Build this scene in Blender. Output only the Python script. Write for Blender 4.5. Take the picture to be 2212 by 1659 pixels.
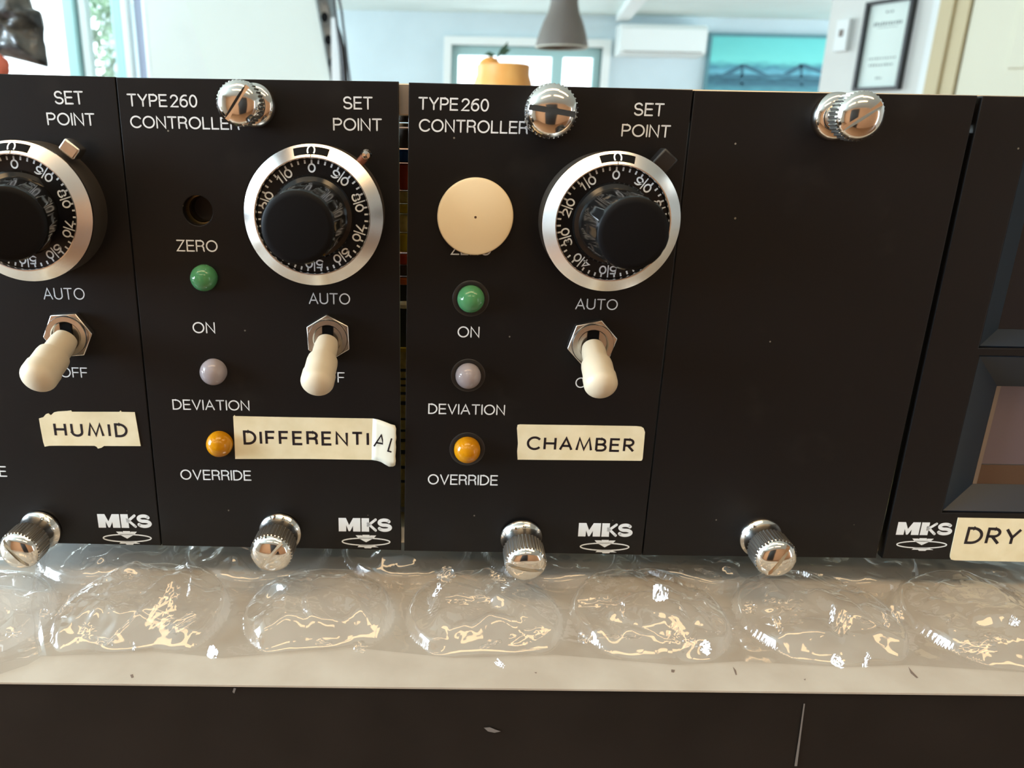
import bpy, math, random
from mathutils import Vector, Matrix, noise

for o in list(bpy.data.objects):
    bpy.data.objects.remove(o)
S = bpy.context.scene
COL = S.collection
MM = 0.001
random.seed(7)
PI = math.pi

# ------------------------------------------------------------------ camera
FPX, CX, CY = 1700.0, 945.1, 829.5
PITCH, YAW, ROLL = 0.311, 0.006, 0.02013
CAM = Vector((78.384, -205.253, 117.525)) * MM


def cam_axes():
    cp, sp = math.cos(PITCH), math.sin(PITCH)
    Y = Matrix.Rotation(-YAW, 3, 'Z')
    fwd, up, right = Y @ Vector((0, cp, -sp)), Y @ Vector((0, sp, cp)), Y @ Vector((1, 0, 0))
    c, s = math.cos(ROLL), math.sin(ROLL)
    return right * c + up * s, up * c - right * s, fwd


CR, CU, CF = cam_axes()
cd = bpy.data.cameras.new('camera')
cam = bpy.data.objects.new('camera', cd)
COL.objects.link(cam)
m = Matrix((CR, CU, -CF)).transposed().to_4x4()
m.translation = CAM
cam.matrix_world = m
cd.sensor_fit = 'HORIZONTAL'
cd.sensor_width = 36
cd.lens = 36 * FPX / 2212
cd.shift_x = (1106 - CX) / 2212
cd.clip_start = 0.005
cd.clip_end = 200
cd.dof.use_dof = True
cd.dof.focus_distance = 0.205
cd.dof.aperture_fstop = 24
S.camera = cam

# ------------------------------------------------------------------ world, big lights, exposure
S.view_settings.view_transform = 'Standard'
S.view_settings.look = 'None'
S.view_settings.gamma = 1
S.view_settings.use_curve_mapping = False
S.view_settings.exposure = 0.0
W = bpy.data.worlds.new('outdoors')
S.world = W
W.use_nodes = True
bg = W.node_tree.nodes['Background']
bg.inputs['Color'].default_value = (0.80, 0.93, 1.0, 1)
bg.inputs['Strength'].default_value = 4.0
try:
    S.cycles.max_bounces = 10
    S.cycles.transparent_max_bounces = 16
    S.cycles.caustics_reflective = False
    S.cycles.caustics_refractive = False
    S.cycles.use_denoising = True
    S.cycles.sample_clamp_indirect = 6
except Exception:
    pass


def area(name, loc, target, sx, sy, power, color, shape='RECTANGLE', spread=180):
    l = bpy.data.lights.new(name, 'AREA')
    l.shape = shape
    l.size, l.size_y = sx, sy
    l.energy = power
    l.color = color
    l.spread = math.radians(spread)
    o = bpy.data.objects.new(name, l)
    COL.objects.link(o)
    o.location = loc
    d = Vector(target) - Vector(loc)
    o.rotation_euler = d.to_track_quat('-Z', 'Y').to_euler()
    return o


COOL = (0.72, 0.90, 1.0)
WARM = (1.0, 0.66, 0.33)
# daylight entering through the windows, plus an added fill for the hall
area('daylight_side_window', (-2.25, -0.35, 0.55), (0, -0.35, 0.35), 1.2, 1.3, 165, (0.68, 0.84, 1.0))
area('daylight_left_window', (-1.9, 3.0, 0.75), (-0.6, -0.6, 0.3), 0.9, 1.1, 90, COOL)
area('hall_fill', (-2.0, 4.6, 1.0), (1.5, 5.6, 0.8), 1.4, 1.4, 50, (0.80, 0.92, 1.0))  # fill lamp added at no window, brightens the back room
# ceiling downlights of the room, warm
LAMP_Z = 0.975
for i, (x, y) in enumerate([(-0.50, -0.40), (0.10, -0.33), (0.72, -0.45), (-0.30, -1.20), (0.50, -1.20)]):
    area('ceiling_downlight', (x, y, LAMP_Z), (x, y, 0), 0.60, 0.18, 3.1, WARM)


# ------------------------------------------------------------------ projection helpers
def ray(px, py):
    return CF + CR * ((px - CX) / FPX) - CU * ((py - CY) / FPX)


def at(px, py, Y):
    d = ray(px, py)
    return CAM + d * ((Y - CAM.y) / d.y)


def at_z(px, py, Z):
    d = ray(px, py)
    return CAM + d * ((Z - CAM.z) / d.z)


def at_plane(px, py, p0, n):
    d = ray(px, py)
    return CAM + d * ((p0 - CAM).dot(n) / d.dot(n))


def psize(px, py, Y, npx):
    """metres covered by npx pixels at that spot"""
    p = at(px, py, Y)
    return npx * (p - CAM).dot(CF) / FPX


# ------------------------------------------------------------------ materials
def lin(r, g, b):
    f = lambda c: (c / 255 / 12.92) if c / 255 <= 0.04045 else ((c / 255 + 0.055) / 1.055) ** 2.4
    return (f(r), f(g), f(b), 1)


def mat(name, col, rough=0.5, metal=0.0, **kw):
    m = bpy.data.materials.new(name)
    m.use_nodes = True
    p = m.node_tree.nodes['Principled BSDF']
    p.inputs['Base Color'].default_value = col
    p.inputs['Roughness'].default_value = rough
    p.inputs['Metallic'].default_value = metal
    for k, v in kw.items():
        p.inputs[k.replace('_', ' ')].default_value = v
    return m


def nodes(m):
    return m.node_tree.nodes, m.node_tree.links, m.node_tree.nodes['Principled BSDF']


def add_noise(m, scale, lo, hi, detail=4, bump=0.0, bump_dist=0.001, coord='Object', stretch=None):
    """mottle the base colour between two colours and optionally bump it"""
    N, L, p = nodes(m)
    tc = N.new('ShaderNodeTexCoord')
    src = tc.outputs[coord]
    if stretch:
        mp = N.new('ShaderNodeMapping')
        mp.inputs['Scale'].default_value = stretch
        L.new(src, mp.inputs['Vector'])
        src = mp.outputs['Vector']
    nz = N.new('ShaderNodeTexNoise')
    nz.inputs['Scale'].default_value = scale
    nz.inputs['Detail'].default_value = detail
    L.new(src, nz.inputs['Vector'])
    cr = N.new('ShaderNodeValToRGB')
    cr.color_ramp.elements[0].position = 0.35
    cr.color_ramp.elements[1].position = 0.65
    cr.color_ramp.elements[0].color = lo
    cr.color_ramp.elements[1].color = hi
    L.new(nz.outputs['Fac'], cr.inputs['Fac'])
    L.new(cr.outputs['Color'], p.inputs['Base Color'])
    if bump:
        b = N.new('ShaderNodeBump')
        b.inputs['Strength'].default_value = bump
        b.inputs['Distance'].default_value = bump_dist
        L.new(nz.outputs['Fac'], b.inputs['Height'])
        L.new(b.outputs['Normal'], p.inputs['Normal'])
    return m


def panel_material():
    m = mat('black_panel_paint', (0.0060, 0.0056, 0.0058, 1), 0.42, Specular_IOR_Level=0.28)
    N, L, p = nodes(m)
    tc = N.new('ShaderNodeTexCoord')
    # fine grain of the paint
    g = N.new('ShaderNodeTexNoise')
    g.inputs['Scale'].default_value = 2500
    L.new(tc.outputs['Object'], g.inputs['Vector'])
    b = N.new('ShaderNodeBump')
    b.inputs['Strength'].default_value = 0.12
    b.inputs['Distance'].default_value = 0.0001
    L.new(g.outputs['Fac'], b.inputs['Height'])
    L.new(b.outputs['Normal'], p.inputs['Normal'])
    # dust specks
    v = N.new('ShaderNodeTexVoronoi')
    v.inputs['Scale'].default_value = 95
    L.new(tc.outputs['Object'], v.inputs['Vector'])
    lt = N.new('ShaderNodeMath')
    lt.operation = 'LESS_THAN'
    lt.inputs[1].default_value = 0.028
    L.new(v.outputs['Distance'], lt.inputs[0])
    # scuffs
    mp = N.new('ShaderNodeMapping')
    mp.inputs['Scale'].default_value = (60, 60, 260)
    mp.inputs['Rotation'].default_value = (0, 0.6, 0)
    L.new(tc.outputs['Object'], mp.inputs['Vector'])
    n2 = N.new('ShaderNodeTexNoise')
    n2.inputs['Scale'].default_value = 1.0
    n2.inputs['Detail'].default_value = 6
    L.new(mp.outputs['Vector'], n2.inputs['Vector'])
    mr = N.new('ShaderNodeMapRange')
    mr.inputs['From Min'].default_value = 0.62
    mr.inputs['From Max'].default_value = 0.85
    mr.inputs['To Max'].default_value = 0.06
    L.new(n2.outputs['Fac'], mr.inputs['Value'])
    mx = N.new('ShaderNodeMath')
    mx.operation = 'MAXIMUM'
    L.new(lt.outputs[0], mx.inputs[0])
    L.new(mr.outputs['Result'], mx.inputs[1])
    mc = N.new('ShaderNodeMixRGB')
    mc.inputs['Color1'].default_value = (0.0060, 0.0056, 0.0058, 1)
    mc.inputs['Color2'].default_value = (0.20, 0.19, 0.16, 1)
    L.new(mx.outputs[0], mc.inputs['Fac'])
    L.new(mc.outputs['Color'], p.inputs['Base Color'])
    return m


M = {}
M['panel'] = panel_material()
M['ink'] = mat('white_silkscreen_ink', lin(232, 240, 246), 0.55)
M['label_ink'] = mat('black_lettering_ink', lin(22, 14, 22), 0.5)
M['tape'] = add_noise(mat('cream_tape', lin(236, 220, 178), 0.6), 160, lin(232, 222, 186), lin(242, 234, 202))
M['tape_pale'] = mat('pale_tape_end', lin(234, 234, 218), 0.55)
M['ring'] = mat('turned_aluminium', (0.74, 0.71, 0.68, 1), 0.22, 1.0, Anisotropic=0.9)
N_, L_, P_ = nodes(M['ring'])
tg = N_.new('ShaderNodeTangent')
tg.direction_type = 'RADIAL'
tg.axis = 'Z'
L_.new(tg.outputs['Tangent'], P_.inputs['Tangent'])
M['dial_body'] = mat('satin_dial_housing', (0.20, 0.17, 0.14, 1), 0.42, 0.9)
M['dial_black'] = mat('black_dial_face', (0.005, 0.005, 0.006, 1), 0.3, Specular_IOR_Level=0.3)
M['knob'] = mat('glossy_black_knob', (0.006, 0.006, 0.006, 1), 0.13)
M['knob_top'] = mat('matt_black_knob_cap', (0.003, 0.003, 0.0035, 1), 0.5, Specular_IOR_Level=0.15)
M['chrome'] = mat('nickel_plating', (0.80, 0.76, 0.70, 1), 0.10, 1.0)
M['knurl'] = mat('knurled_nickel', (0.82, 0.79, 0.73, 1), 0.30, 1.0)
M['nickel'] = mat('dull_nickel', (0.66, 0.62, 0.57, 1), 0.26, 1.0)
M['black_plastic'] = mat('black_plastic', (0.012, 0.012, 0.012, 1), 0.3)
M['hole'] = mat('dark_cavity', (0.003, 0.003, 0.003, 1), 0.6, Specular_IOR_Level=0.1)
M['brass'] = mat('dull_brass', (0.36, 0.27, 0.12, 1), 0.35, 1.0)
M['pot_shade'] = mat('shade_dark_bore', (0.035, 0.026, 0.016, 1), 0.5)
M['rust'] = mat('rusty_steel', (0.30, 0.12, 0.08, 1), 0.5, 0.6)
M['toggle'] = mat('ivory_plastic', lin(212, 198, 172), 0.45)
M['plug'] = mat('cream_plastic', lin(244, 226, 188), 0.5)
M['led_green'] = mat('green_lens', lin(100, 180, 122), 0.05, Transmission_Weight=0.42, IOR=1.45)
M['led_clear'] = mat('clear_lens', lin(205, 196, 202), 0.05, Transmission_Weight=0.42, IOR=1.45)
M['led_amber'] = mat('amber_lens', lin(245, 165, 12), 0.05, Transmission_Weight=0.42, IOR=1.45)
M['reflector_green'] = mat('green_reflector', lin(150, 225, 150), 0.6)
M['reflector_clear'] = mat('pale_reflector', lin(215, 205, 210), 0.6)
M['reflector_amber'] = mat('amber_reflector', lin(255, 190, 40), 0.6)
M['bezel'] = mat('blue_black_bezel', (0.010, 0.018, 0.032, 1), 0.35, Specular_IOR_Level=0.3)
M['meter_glass'] = mat('smoked_window', (0.006, 0.012, 0.022, 1), 0.12)
M['meter_plate'] = mat('grey_violet_plate', lin(98, 86, 92), 0.55)
M['brown_strip'] = mat('brown_strip', lin(84, 62, 45), 0.5)
M['edge_grey'] = mat('grey_plastic_edge', lin(120, 108, 98), 0.45)
M['alu'] = mat('rack_aluminium', (0.72, 0.66, 0.56, 1), 0.35, 1.0)
M['dark_steel'] = mat('dark_steel', (0.03, 0.03, 0.03, 1), 0.5, 0.3)
M['pcb'] = add_noise(mat('ochre_circuit_board', lin(225, 195, 105), 0.5), 300, lin(190, 160, 80), lin(245, 218, 130))
M['c_blue'] = mat('blue_component', lin(40, 90, 160), 0.4)
M['c_red'] = mat('red_component', lin(205, 70, 35), 0.4)
M['c_yellow'] = mat('yellow_component', lin(215, 180, 30), 0.4)
M['c_tan'] = mat('tan_component', lin(196, 150, 100), 0.45)
M['c_orange'] = mat('orange_component', lin(225, 110, 40), 0.45)
M['table_top'] = add_noise(mat('beige_bench_top', lin(182, 174, 160), 0.5), 60, lin(176, 167, 153), lin(188, 181, 168), 6)
M['table_front'] = add_noise(mat('black_bench_front', (0.012, 0.011, 0.010, 1), 0.5, Specular_IOR_Level=0.3), 40, (0.009, 0.0085, 0.0075, 1), (0.014, 0.0125, 0.011, 1), 6, 0.1, 0.0003)
M['edge_mark'] = mat('grey_brown_mark', lin(118, 104, 94), 0.6)
M['scratch'] = mat('pale_scuff', lin(120, 118, 116), 0.6)


def film_material():
    m = bpy.data.materials.new('clear_plastic_film')
    m.use_nodes = True
    N, L = m.node_tree.nodes, m.node_tree.links
    N.clear()
    out = N.new('ShaderNodeOutputMaterial')
    tr = N.new('ShaderNodeBsdfTransparent')
    tr.inputs['Color'].default_value = (0.985, 0.98, 0.975, 1)
    gl = N.new('ShaderNodeBsdfGlossy')
    gl.inputs['Roughness'].default_value = 0.06
    gl.inputs['Color'].default_value = (1, 1, 1, 1)
    df = N.new('ShaderNodeBsdfTranslucent')
    df.inputs['Color'].default_value = (0.9, 0.88, 0.85, 1)
    lw = N.new('ShaderNodeLayerWeight')
    pw = N.new('ShaderNodeMath')
    pw.operation = 'POWER'
    pw.inputs[1].default_value = 3.5
    L.new(lw.outputs['Facing'], pw.inputs[0])
    lw.inputs['Blend'].default_value = 0.5
    ml = N.new('ShaderNodeMath')
    ml.operation = 'MULTIPLY_ADD'
    ml.inputs[1].default_value = .55
    ml.inputs[2].default_value = 0.07
    ml.use_clamp = True
    L.new(pw.outputs[0], ml.inputs[0])
    a = N.new('ShaderNodeMixShader')
    a.inputs[0].default_value = 0.05
    L.new(tr.outputs[0], a.inputs[1])
    L.new(df.outputs[0], a.inputs[2])
    b = N.new('ShaderNodeMixShader')
    L.new(ml.outputs[0], b.inputs[0])
    L.new(a.outputs[0], b.inputs[1])
    L.new(gl.outputs[0], b.inputs[2])
    L.new(b.outputs[0], out.inputs['Surface'])
    return m


M['film'] = film_material()

# ------------------------------------------------------------------ object helpers
WORLD = {}


def link(name, data, world, parent=None):
    o = bpy.data.objects.new(name, data)
    COL.objects.link(o)
    WORLD[o.name] = world.copy()
    if parent:
        o.parent = parent
        o.matrix_basis = WORLD[parent.name].inverted() @ world
    else:
        o.matrix_basis = world
    return o


def tag(o, label=None, cat=None, group=None, kind=None):
    if label:
        o['label'] = label
    if cat:
        o['category'] = cat
    if group:
        o['group'] = group
    if kind:
        o['kind'] = kind
    return o


def thing(name, loc, label, cat, group=None, rot=None):
    w = Matrix.Translation(loc)
    if rot:
        w = w @ rot.to_4x4()
    return tag(link(name, None, w), label, cat, group)


FRONT = Matrix(((1, 0, 0), (0, 0, -1), (0, 1, 0)))   # local x right, y up, z out of the panel


def front(p, zrot=0.0):
    w = (FRONT @ Matrix.Rotation(zrot, 3, 'Z')).to_4x4()
    w.translation = p
    return w


def along(p, axis, up=Vector((0, 0, 1))):
    """frame at p whose z runs along axis"""
    z = axis.normalized()
    x = up.cross(z)
    if x.length < 1e-6:
        x = Vector((1, 0, 0))
    x.normalize()
    y = z.cross(x)
    w = Matrix((x, y, z)).transposed().to_4x4()
    w.translation = p
    return w


class MB:
    def __init__(s):
        s.v, s.f, s.m = [], [], []
        s.mi = 0

    def face(s, pts):
        b = len(s.v)
        s.v += [tuple(p) for p in pts]
        s.f.append(list(range(b, b + len(pts))))
        s.m.append(s.mi)

    def grid(s, rows, closed=False, cap0=False, cap1=False):
        b = len(s.v)
        n = len(rows[0])
        for r in rows:
            s.v += [tuple(p) for p in r]
        for i in range(len(rows) - 1):
            for j in range(n if closed else n - 1):
                k = (j + 1) % n
                s.f.append([b + i * n + j, b + i * n + k, b + (i + 1) * n + k, b + (i + 1) * n + j])
                s.m.append(s.mi)
        if cap0:
            s.f.append([b + j for j in range(n)][::-1])
            s.m.append(s.mi)
        if cap1:
            q = b + (len(rows) - 1) * n
            s.f.append([q + j for j in range(n)])
            s.m.append(s.mi)
        return s

    def lathe(s, prof, n=64, cap0=False, cap1=False, rfun=None):
        rows = []
        for i, (r, z) in enumerate(prof):
            rows.append([(((rfun(i, j) if rfun else 1) * r) * math.cos(2 * PI * j / n),
                          ((rfun(i, j) if rfun else 1) * r) * math.sin(2 * PI * j / n), z) for j in range(n)])
        return s.grid(rows, True, cap0, cap1)

    def box(s, x0, x1, y0, y1, z0, z1):
        b = len(s.v)
        s.v += [(x, y, z) for z in (z0, z1) for y in (y0, y1) for x in (x0, x1)]
        for q in ((0, 2, 3, 1), (4, 5, 7, 6), (0, 1, 5, 4), (2, 6, 7, 3), (0, 4, 6, 2), (1, 3, 7, 5)):
            s.f.append([b + i for i in q])
            s.m.append(s.mi)
        return s

    def prism(s, poly, z0, z1):
        s.grid([[(x, y, z0) for x, y in poly], [(x, y, z1) for x, y in poly]], True, True, True)
        return s

    def tube(s, pts, r, n=10):
        rows = []
        pts = [Vector(p) for p in pts]
        for i, p in enumerate(pts):
            t = (pts[min(i + 1, len(pts) - 1)] - pts[max(i - 1, 0)]).normalized()
            a = t.cross(Vector((0.3, 0.9, 0.2))).normalized()
            b = t.cross(a)
            rr = r[i] if isinstance(r, (list, tuple)) else r
            rows.append([p + (a * math.cos(2 * PI * j / n) + b * math.sin(2 * PI * j / n)) * rr for j in range(n)])
        return s.grid(rows, True, True, True)

    def mesh(s, name, mats, smooth=35):
        me = bpy.data.meshes.new(name)
        me.from_pydata(s.v, [], s.f)
        mats = mats if isinstance(mats, (list, tuple)) else [mats]
        for m_ in mats:
            me.materials.append(m_)
        if len(mats) > 1:
            me.polygons.foreach_set('material_index', s.m)
        finish(me, smooth)
        return me

    def build(s, name, mats, world, parent=None, smooth=35, bevel=0.0, seg=2):
        o = link(name, s.mesh(name, mats, smooth), world, parent)
        if bevel:
            bv = o.modifiers.new('bevel', 'BEVEL')
            bv.width = bevel
            bv.segments = seg
            bv.limit_method = 'ANGLE'
            bv.angle_limit = math.radians(40)
        return o


def finish(me, smooth):
    import bmesh
    bm = bmesh.new()
    bm.from_mesh(me)
    bmesh.ops.recalc_face_normals(bm, faces=bm.faces)
    bm.to_mesh(me)
    bm.free()
    if smooth:
        me.shade_smooth()
        me.set_sharp_from_angle(angle=math.radians(smooth))


def curve_plate(name, outline, holes, z0, z1, bevel, material, world, parent=None):
    """plate with holes in it: filled 2D curve, extruded, turned into a mesh"""
    cu = bpy.data.curves.new(name, 'CURVE')
    cu.dimensions = '2D'
    cu.fill_mode = 'BOTH'
    for loop in [outline] + holes:
        sp = cu.splines.new('POLY')
        sp.points.add(len(loop) - 1)
        for p, q in zip(sp.points, loop):
            p.co = (q[0], q[1], 0, 1)
        sp.use_cyclic_u = True
    cu.extrude = (z1 - z0) / 2 - bevel
    cu.bevel_depth = bevel
    cu.bevel_resolution = 1
    cu.offset = -bevel
    t = bpy.data.objects.new('tmp', cu)
    COL.objects.link(t)
    dg = bpy.context.evaluated_depsgraph_get()
    me = bpy.data.meshes.new_from_object(t.evaluated_get(dg))
    bpy.data.objects.remove(t)
    me.transform(Matrix.Translation((0, 0, (z0 + z1) / 2)))
    me.materials.clear()
    me.materials.append(material)
    finish(me, 35)
    return link(name, me, world, parent)


def circle(cx, cy, r, n=40):
    return [(cx + r * math.cos(2 * PI * i / n), cy + r * math.sin(2 * PI * i / n)) for i in range(n)]


# ------------------------------------------------------------------ lettering (monoline strokes drawn as flat ink)
def arc(cx, cy, rx, ry, a0, a1, n=None):
    n = n or max(4, int(abs(a1 - a0) / 12))
    return [(cx + rx * math.cos(math.radians(a0 + (a1 - a0) * i / n)),
             cy + ry * math.sin(math.radians(a0 + (a1 - a0) * i / n))) for i in range(n + 1)]


def ring(cx, cy, rx, ry):
    return arc(cx, cy, rx, ry, 90, 450, 32)


G = {  # glyph: (width, strokes) for a cap height of 1
    'A': (.72, [[(0, 0), (.36, 1), (.72, 0)], [(.12, .33), (.60, .33)]]),
    'B': (.58, [[(0, 0), (0, 1), (.28, 1)] + arc(.28, .76, .24, .24, 90, -90) + [(0, .52)],
                [(.26, .52)] + arc(.30, .26, .28, .26, 90, -90) + [(0, 0)]]),
    'C': (.74, [arc(.42, .5, .42, .5, 40, 320, 26)]),
    'D': (.68, [[(0, 0), (0, 1), (.22, 1)] + arc(.22, .5, .46, .5, 90, -90, 18) + [(0, 0)]]),
    'E': (.54, [[(.54, 1), (0, 1), (0, 0), (.55, 0)], [(0, .52), (.50, .52)]]),
    'F': (.50, [[(.52, 1), (0, 1), (0, 0)], [(0, .50), (.47, .50)]]),
    'H': (.66, [[(0, 0), (0, 1)], [(.66, 0), (.66, 1)], [(0, .52), (.66, .52)]]),
    'I': (.0, [[(0, 0), (0, 1)]]),
    'L': (.48, [[(0, 1), (0, 0), (.48, 0)]]),
    'M': (.92, [[(0, 0), (.16, 1), (.46, .06), (.76, 1), (.92, 0)]]),
    'N': (.64, [[(0, 0), (0, 1), (.64, 0), (.64, 1)]]),
    'O': (.84, [ring(.42, .5, .42, .5)]),
    'P': (.56, [[(0, 0), (0, 1), (.30, 1)] + arc(.30, .73, .27, .27, 90, -90) + [(0, .46)]]),
    'R': (.60, [[(0, 0), (0, 1), (.32, 1)] + arc(.32, .74, .26, .26, 90, -90) + [(0, .48)],
                [(.32, .48)] + arc(.36, .30, .20, .18, 90, 0, 5) + [(.57, .10), (.60, 0)]]),
    'r': (.56, [[(0, 0), (0, 1), (.28, 1)] + arc(.28, .74, .26, .26, 90, -90) + [(0, .48)],
                [(.22, .48), (.58, 0)]]),
    'S': (.62, [arc(.30, .745, .27, .255, 25, 255, 18) + arc(.32, .25, .30, .25, 80, -160, 20)]),
    'T': (.62, [[(0, 1), (.62, 1)], [(.31, 1), (.31, 0)]]),
    'U': (.64, [[(0, 1), (0, .32)] + arc(.32, .32, .32, .32, 180, 360, 14) + [(.64, 1)]]),
    'V': (.68, [[(0, 1), (.34, 0), (.68, 1)]]),
    'Y': (.66, [[(0, 1), (.33, .44), (.66, 1)], [(.33, .46), (.33, 0)]]),
    'Z': (.60, [[(.02, 1), (.58, 1), (0, 0), (.60, 0)]]),
    '0': (.54, [ring(.27, .5, .27, .5)]),
    '1': (.24, [[(0, .76), (.22, 1), (.22, 0)]]),
    '2': (.54, [arc(.27, .73, .26, .27, 170, -30, 14) + [(0, 0), (.54, 0)]]),
    '3': (.52, [arc(.25, .75, .23, .25, 160, -90, 14) + arc(.25, .25, .27, .25, 90, -160, 14)]),
    '4': (.58, [[(.42, 0), (.42, 1), (0, .3), (.58, .3)]]),
    '5': (.54, [[(.50, 1), (.10, 1), (.05, .52)] + arc(.26, .32, .28, .32, 130, -150, 16)]),
    '6': (.54, [ring(.27, .31, .27, .31), arc(.40, .42, .40, .58, 180, 75, 8)]),
    '7': (.54, [[(0, 1), (.54, 1), (.20, 0)]]),
    '8': (.54, [ring(.27, .75, .23, .25), ring(.27, .26, .27, .26)]),
    '9': (.54, [ring(.27, .69, .27, .31), arc(.14, .58, .40, .58, 0, -105, 8)]),
}


def stroke(mb, pts, t, xf, round_caps=False):
    """ribbon of width t along pts (glyph space), mapped to 3D by xf"""
    P = [Vector(p) for p in pts]
    closed = (P[0] - P[-1]).length < 1e-6
    if closed:
        P = P[:-1]
    n = len(P)
    L, R = [], []
    for i in range(n):
        a = P[i - 1] if (i > 0 or closed) else None
        b = P[(i + 1) % n] if (i < n - 1 or closed) else None
        d1 = (P[i] - a).normalized() if a is not None else None
        d2 = (b - P[i]).normalized() if b is not None else None
        if d1 is None:
            d1 = d2
        if d2 is None:
            d2 = d1
        n1, n2 = Vector((-d1.y, d1.x)), Vector((-d2.y, d2.x))
        mt = n1 + n2
        if mt.length < 0.35:
            mt = n1
        mt.normalize()
        k = min(t / 2 / max(mt.dot(n1), 0.3), t * 0.9)
        L.append(P[i] + mt * k)
        R.append(P[i] - mt * k)
    for i in range(n if closed else n - 1):
        j = (i + 1) % n
        mb.face([xf(L[i]), xf(R[i]), xf(R[j]), xf(L[j])])
    if round_caps and not closed:
        for e in (P[0], P[-1]):
            mb.face([xf(e + Vector((math.cos(q), math.sin(q))) * t / 2) for q in [2 * PI * k / 12 for k in range(12)]])


def glyph_run(text, track):
    x, out = 0, []
    for ch in text:
        if ch == ' ':
            x += .35
            continue
        w, st = G[ch]
        out.append((ch, x, w, st))
        x += w + track
    return out, x - track


def write(mb, text, base0, base1, h, z, t=.13, track=.22, round_caps=True):
    """text in panel-frame metres: baseline from base0 to base1, cap height h"""
    run, total = glyph_run(text, track)
    d = Vector(base1) - Vector(base0)
    wid = d.length
    ex = d.normalized()
    ey = Vector((-ex.y, ex.x))
    sx = (wid - t * h) / max(total, 1e-6)
    tt = t

    def xf(p):
        q = Vector(base0) + ex * (p.x) + ey * (p.y)
        return (q.x, q.y, z)
    for ch, x, w, st in run:
        for s in st:
            pts = [((x + px) * sx + tt * h / 2, (tt / 2 + py * (1 - tt)) * h) for px, py in s]
            stroke(mb, pts, tt * h, xf, round_caps)


class Panel:
    """works in the panel plane: pixel -> (x, y) in the frame of the module"""

    def __init__(s, origin):
        s.o = Vector(origin)

    def xy(s, px, py, out=0.0):
        p = at(px, py, -out)
        return (p.x - s.o.x, p.z - s.o.z)

    def w(s, px, py, out=0.0):
        return at(px, py, -out)


INK_Z = 0.00003


def px_text(mb, pan, text, x0, y0, x1, y1, ytop, t=.13, track=.22, z=INK_Z, caps=True):
    a, b, c = pan.xy(x0, y0), pan.xy(x1, y1), pan.xy(x0 + (y0 - ytop) * .03, ytop)
    write(mb, text, a, b, abs(c[1] - a[1]), z, t, track, caps)


# ------------------------------------------------------------------ maker's emblem
def emblem(pan, x0, y0, x1, y1, ytop, parent):
    a, b, c = Vector(pan.xy(x0, y0)), Vector(pan.xy(x1, y1)), pan.xy(x0, ytop)
    h = abs(c[1] - a.y)
    ex = (b - a).normalized()
    ey = Vector((-ex.y, ex.x))
    sx = (b - a).length / 3.92
    mb = MB()

    def xf(p):
        q = a + ex * (p[0] * sx) + ey * (p[1] * h)
        return (q.x, q.y, INK_Z)

    def poly(pts):
        mb.face([xf(p) for p in pts])
    poly([(0, 0), (0, 1), (.54, 1), (.56, .46), (.54, 0)])
    poly([(.54, 1), (.77, .47), (.84, .02), (.72, .02), (.56, .46)])
    poly([(.77, .47), (1.07, 1), (1.05, .42), (.84, .02)])
    poly([(1.07, 1), (1.6, 1), (1.6, 0), (1.06, 0), (1.05, .42)])
    poly([(1.69, 0), (1.69, 1), (2.24, 1), (2.24, 0)])
    f2 = lambda p: xf((p.x, p.y))
    stroke(mb, [(2.15, .45), (2.72, .90)], .19, f2, True)
    stroke(mb, [(2.15, .62), (2.72, .10)], .19, f2, True)
    stroke(mb, [(2.95 + .86 * x / .62, .125 + .75 * y) for x, y in G['S'][1][0]], .245, f2, True)
    stroke(mb, [(2.0 + 1.77 * math.cos(2 * PI * i / 48), -.76 + .27 * math.sin(2 * PI * i / 48)) for i in range(49)], .085, f2)
    poly([(1.23, -.28), (1.68, -.28), (1.74, -.40), (1.55, -.55), (1.40, -.46)])
    poly([(2.76, -.28), (2.32, -.28), (2.26, -.40), (2.45, -.55), (2.60, -.46)])
    poly([(1.74, -.24), (2.26, -.24), (2.30, -.40), (2.45, -.55), (2.0, -.80), (1.55, -.55), (1.70, -.40)])
    poly([(1.36, -1.17), (1.55, -1.0), (2.45, -1.0), (2.92, -1.17)])
    poly([(1.80, -1.15), (1.90, -1.25), (2.36, -1.25), (2.46, -1.15)])
    mb.build('emblem', M['ink'], front(pan.o), parent, 0)


# ------------------------------------------------------------------ thumbscrews
def boolean_cut(me, cutter):
    a = bpy.data.objects.new('a', me)
    b = bpy.data.objects.new('b', cutter)
    COL.objects.link(a)
    COL.objects.link(b)
    md = a.modifiers.new('cut', 'BOOLEAN')
    md.object = b
    md.operation = 'DIFFERENCE'
    md.solver = 'EXACT'
    dg = bpy.context.evaluated_depsgraph_get()
    r = bpy.data.meshes.new_from_object(a.evaluated_get(dg))
    bpy.data.objects.remove(a)
    bpy.data.objects.remove(b)
    finish(r, 30)
    return r


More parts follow.
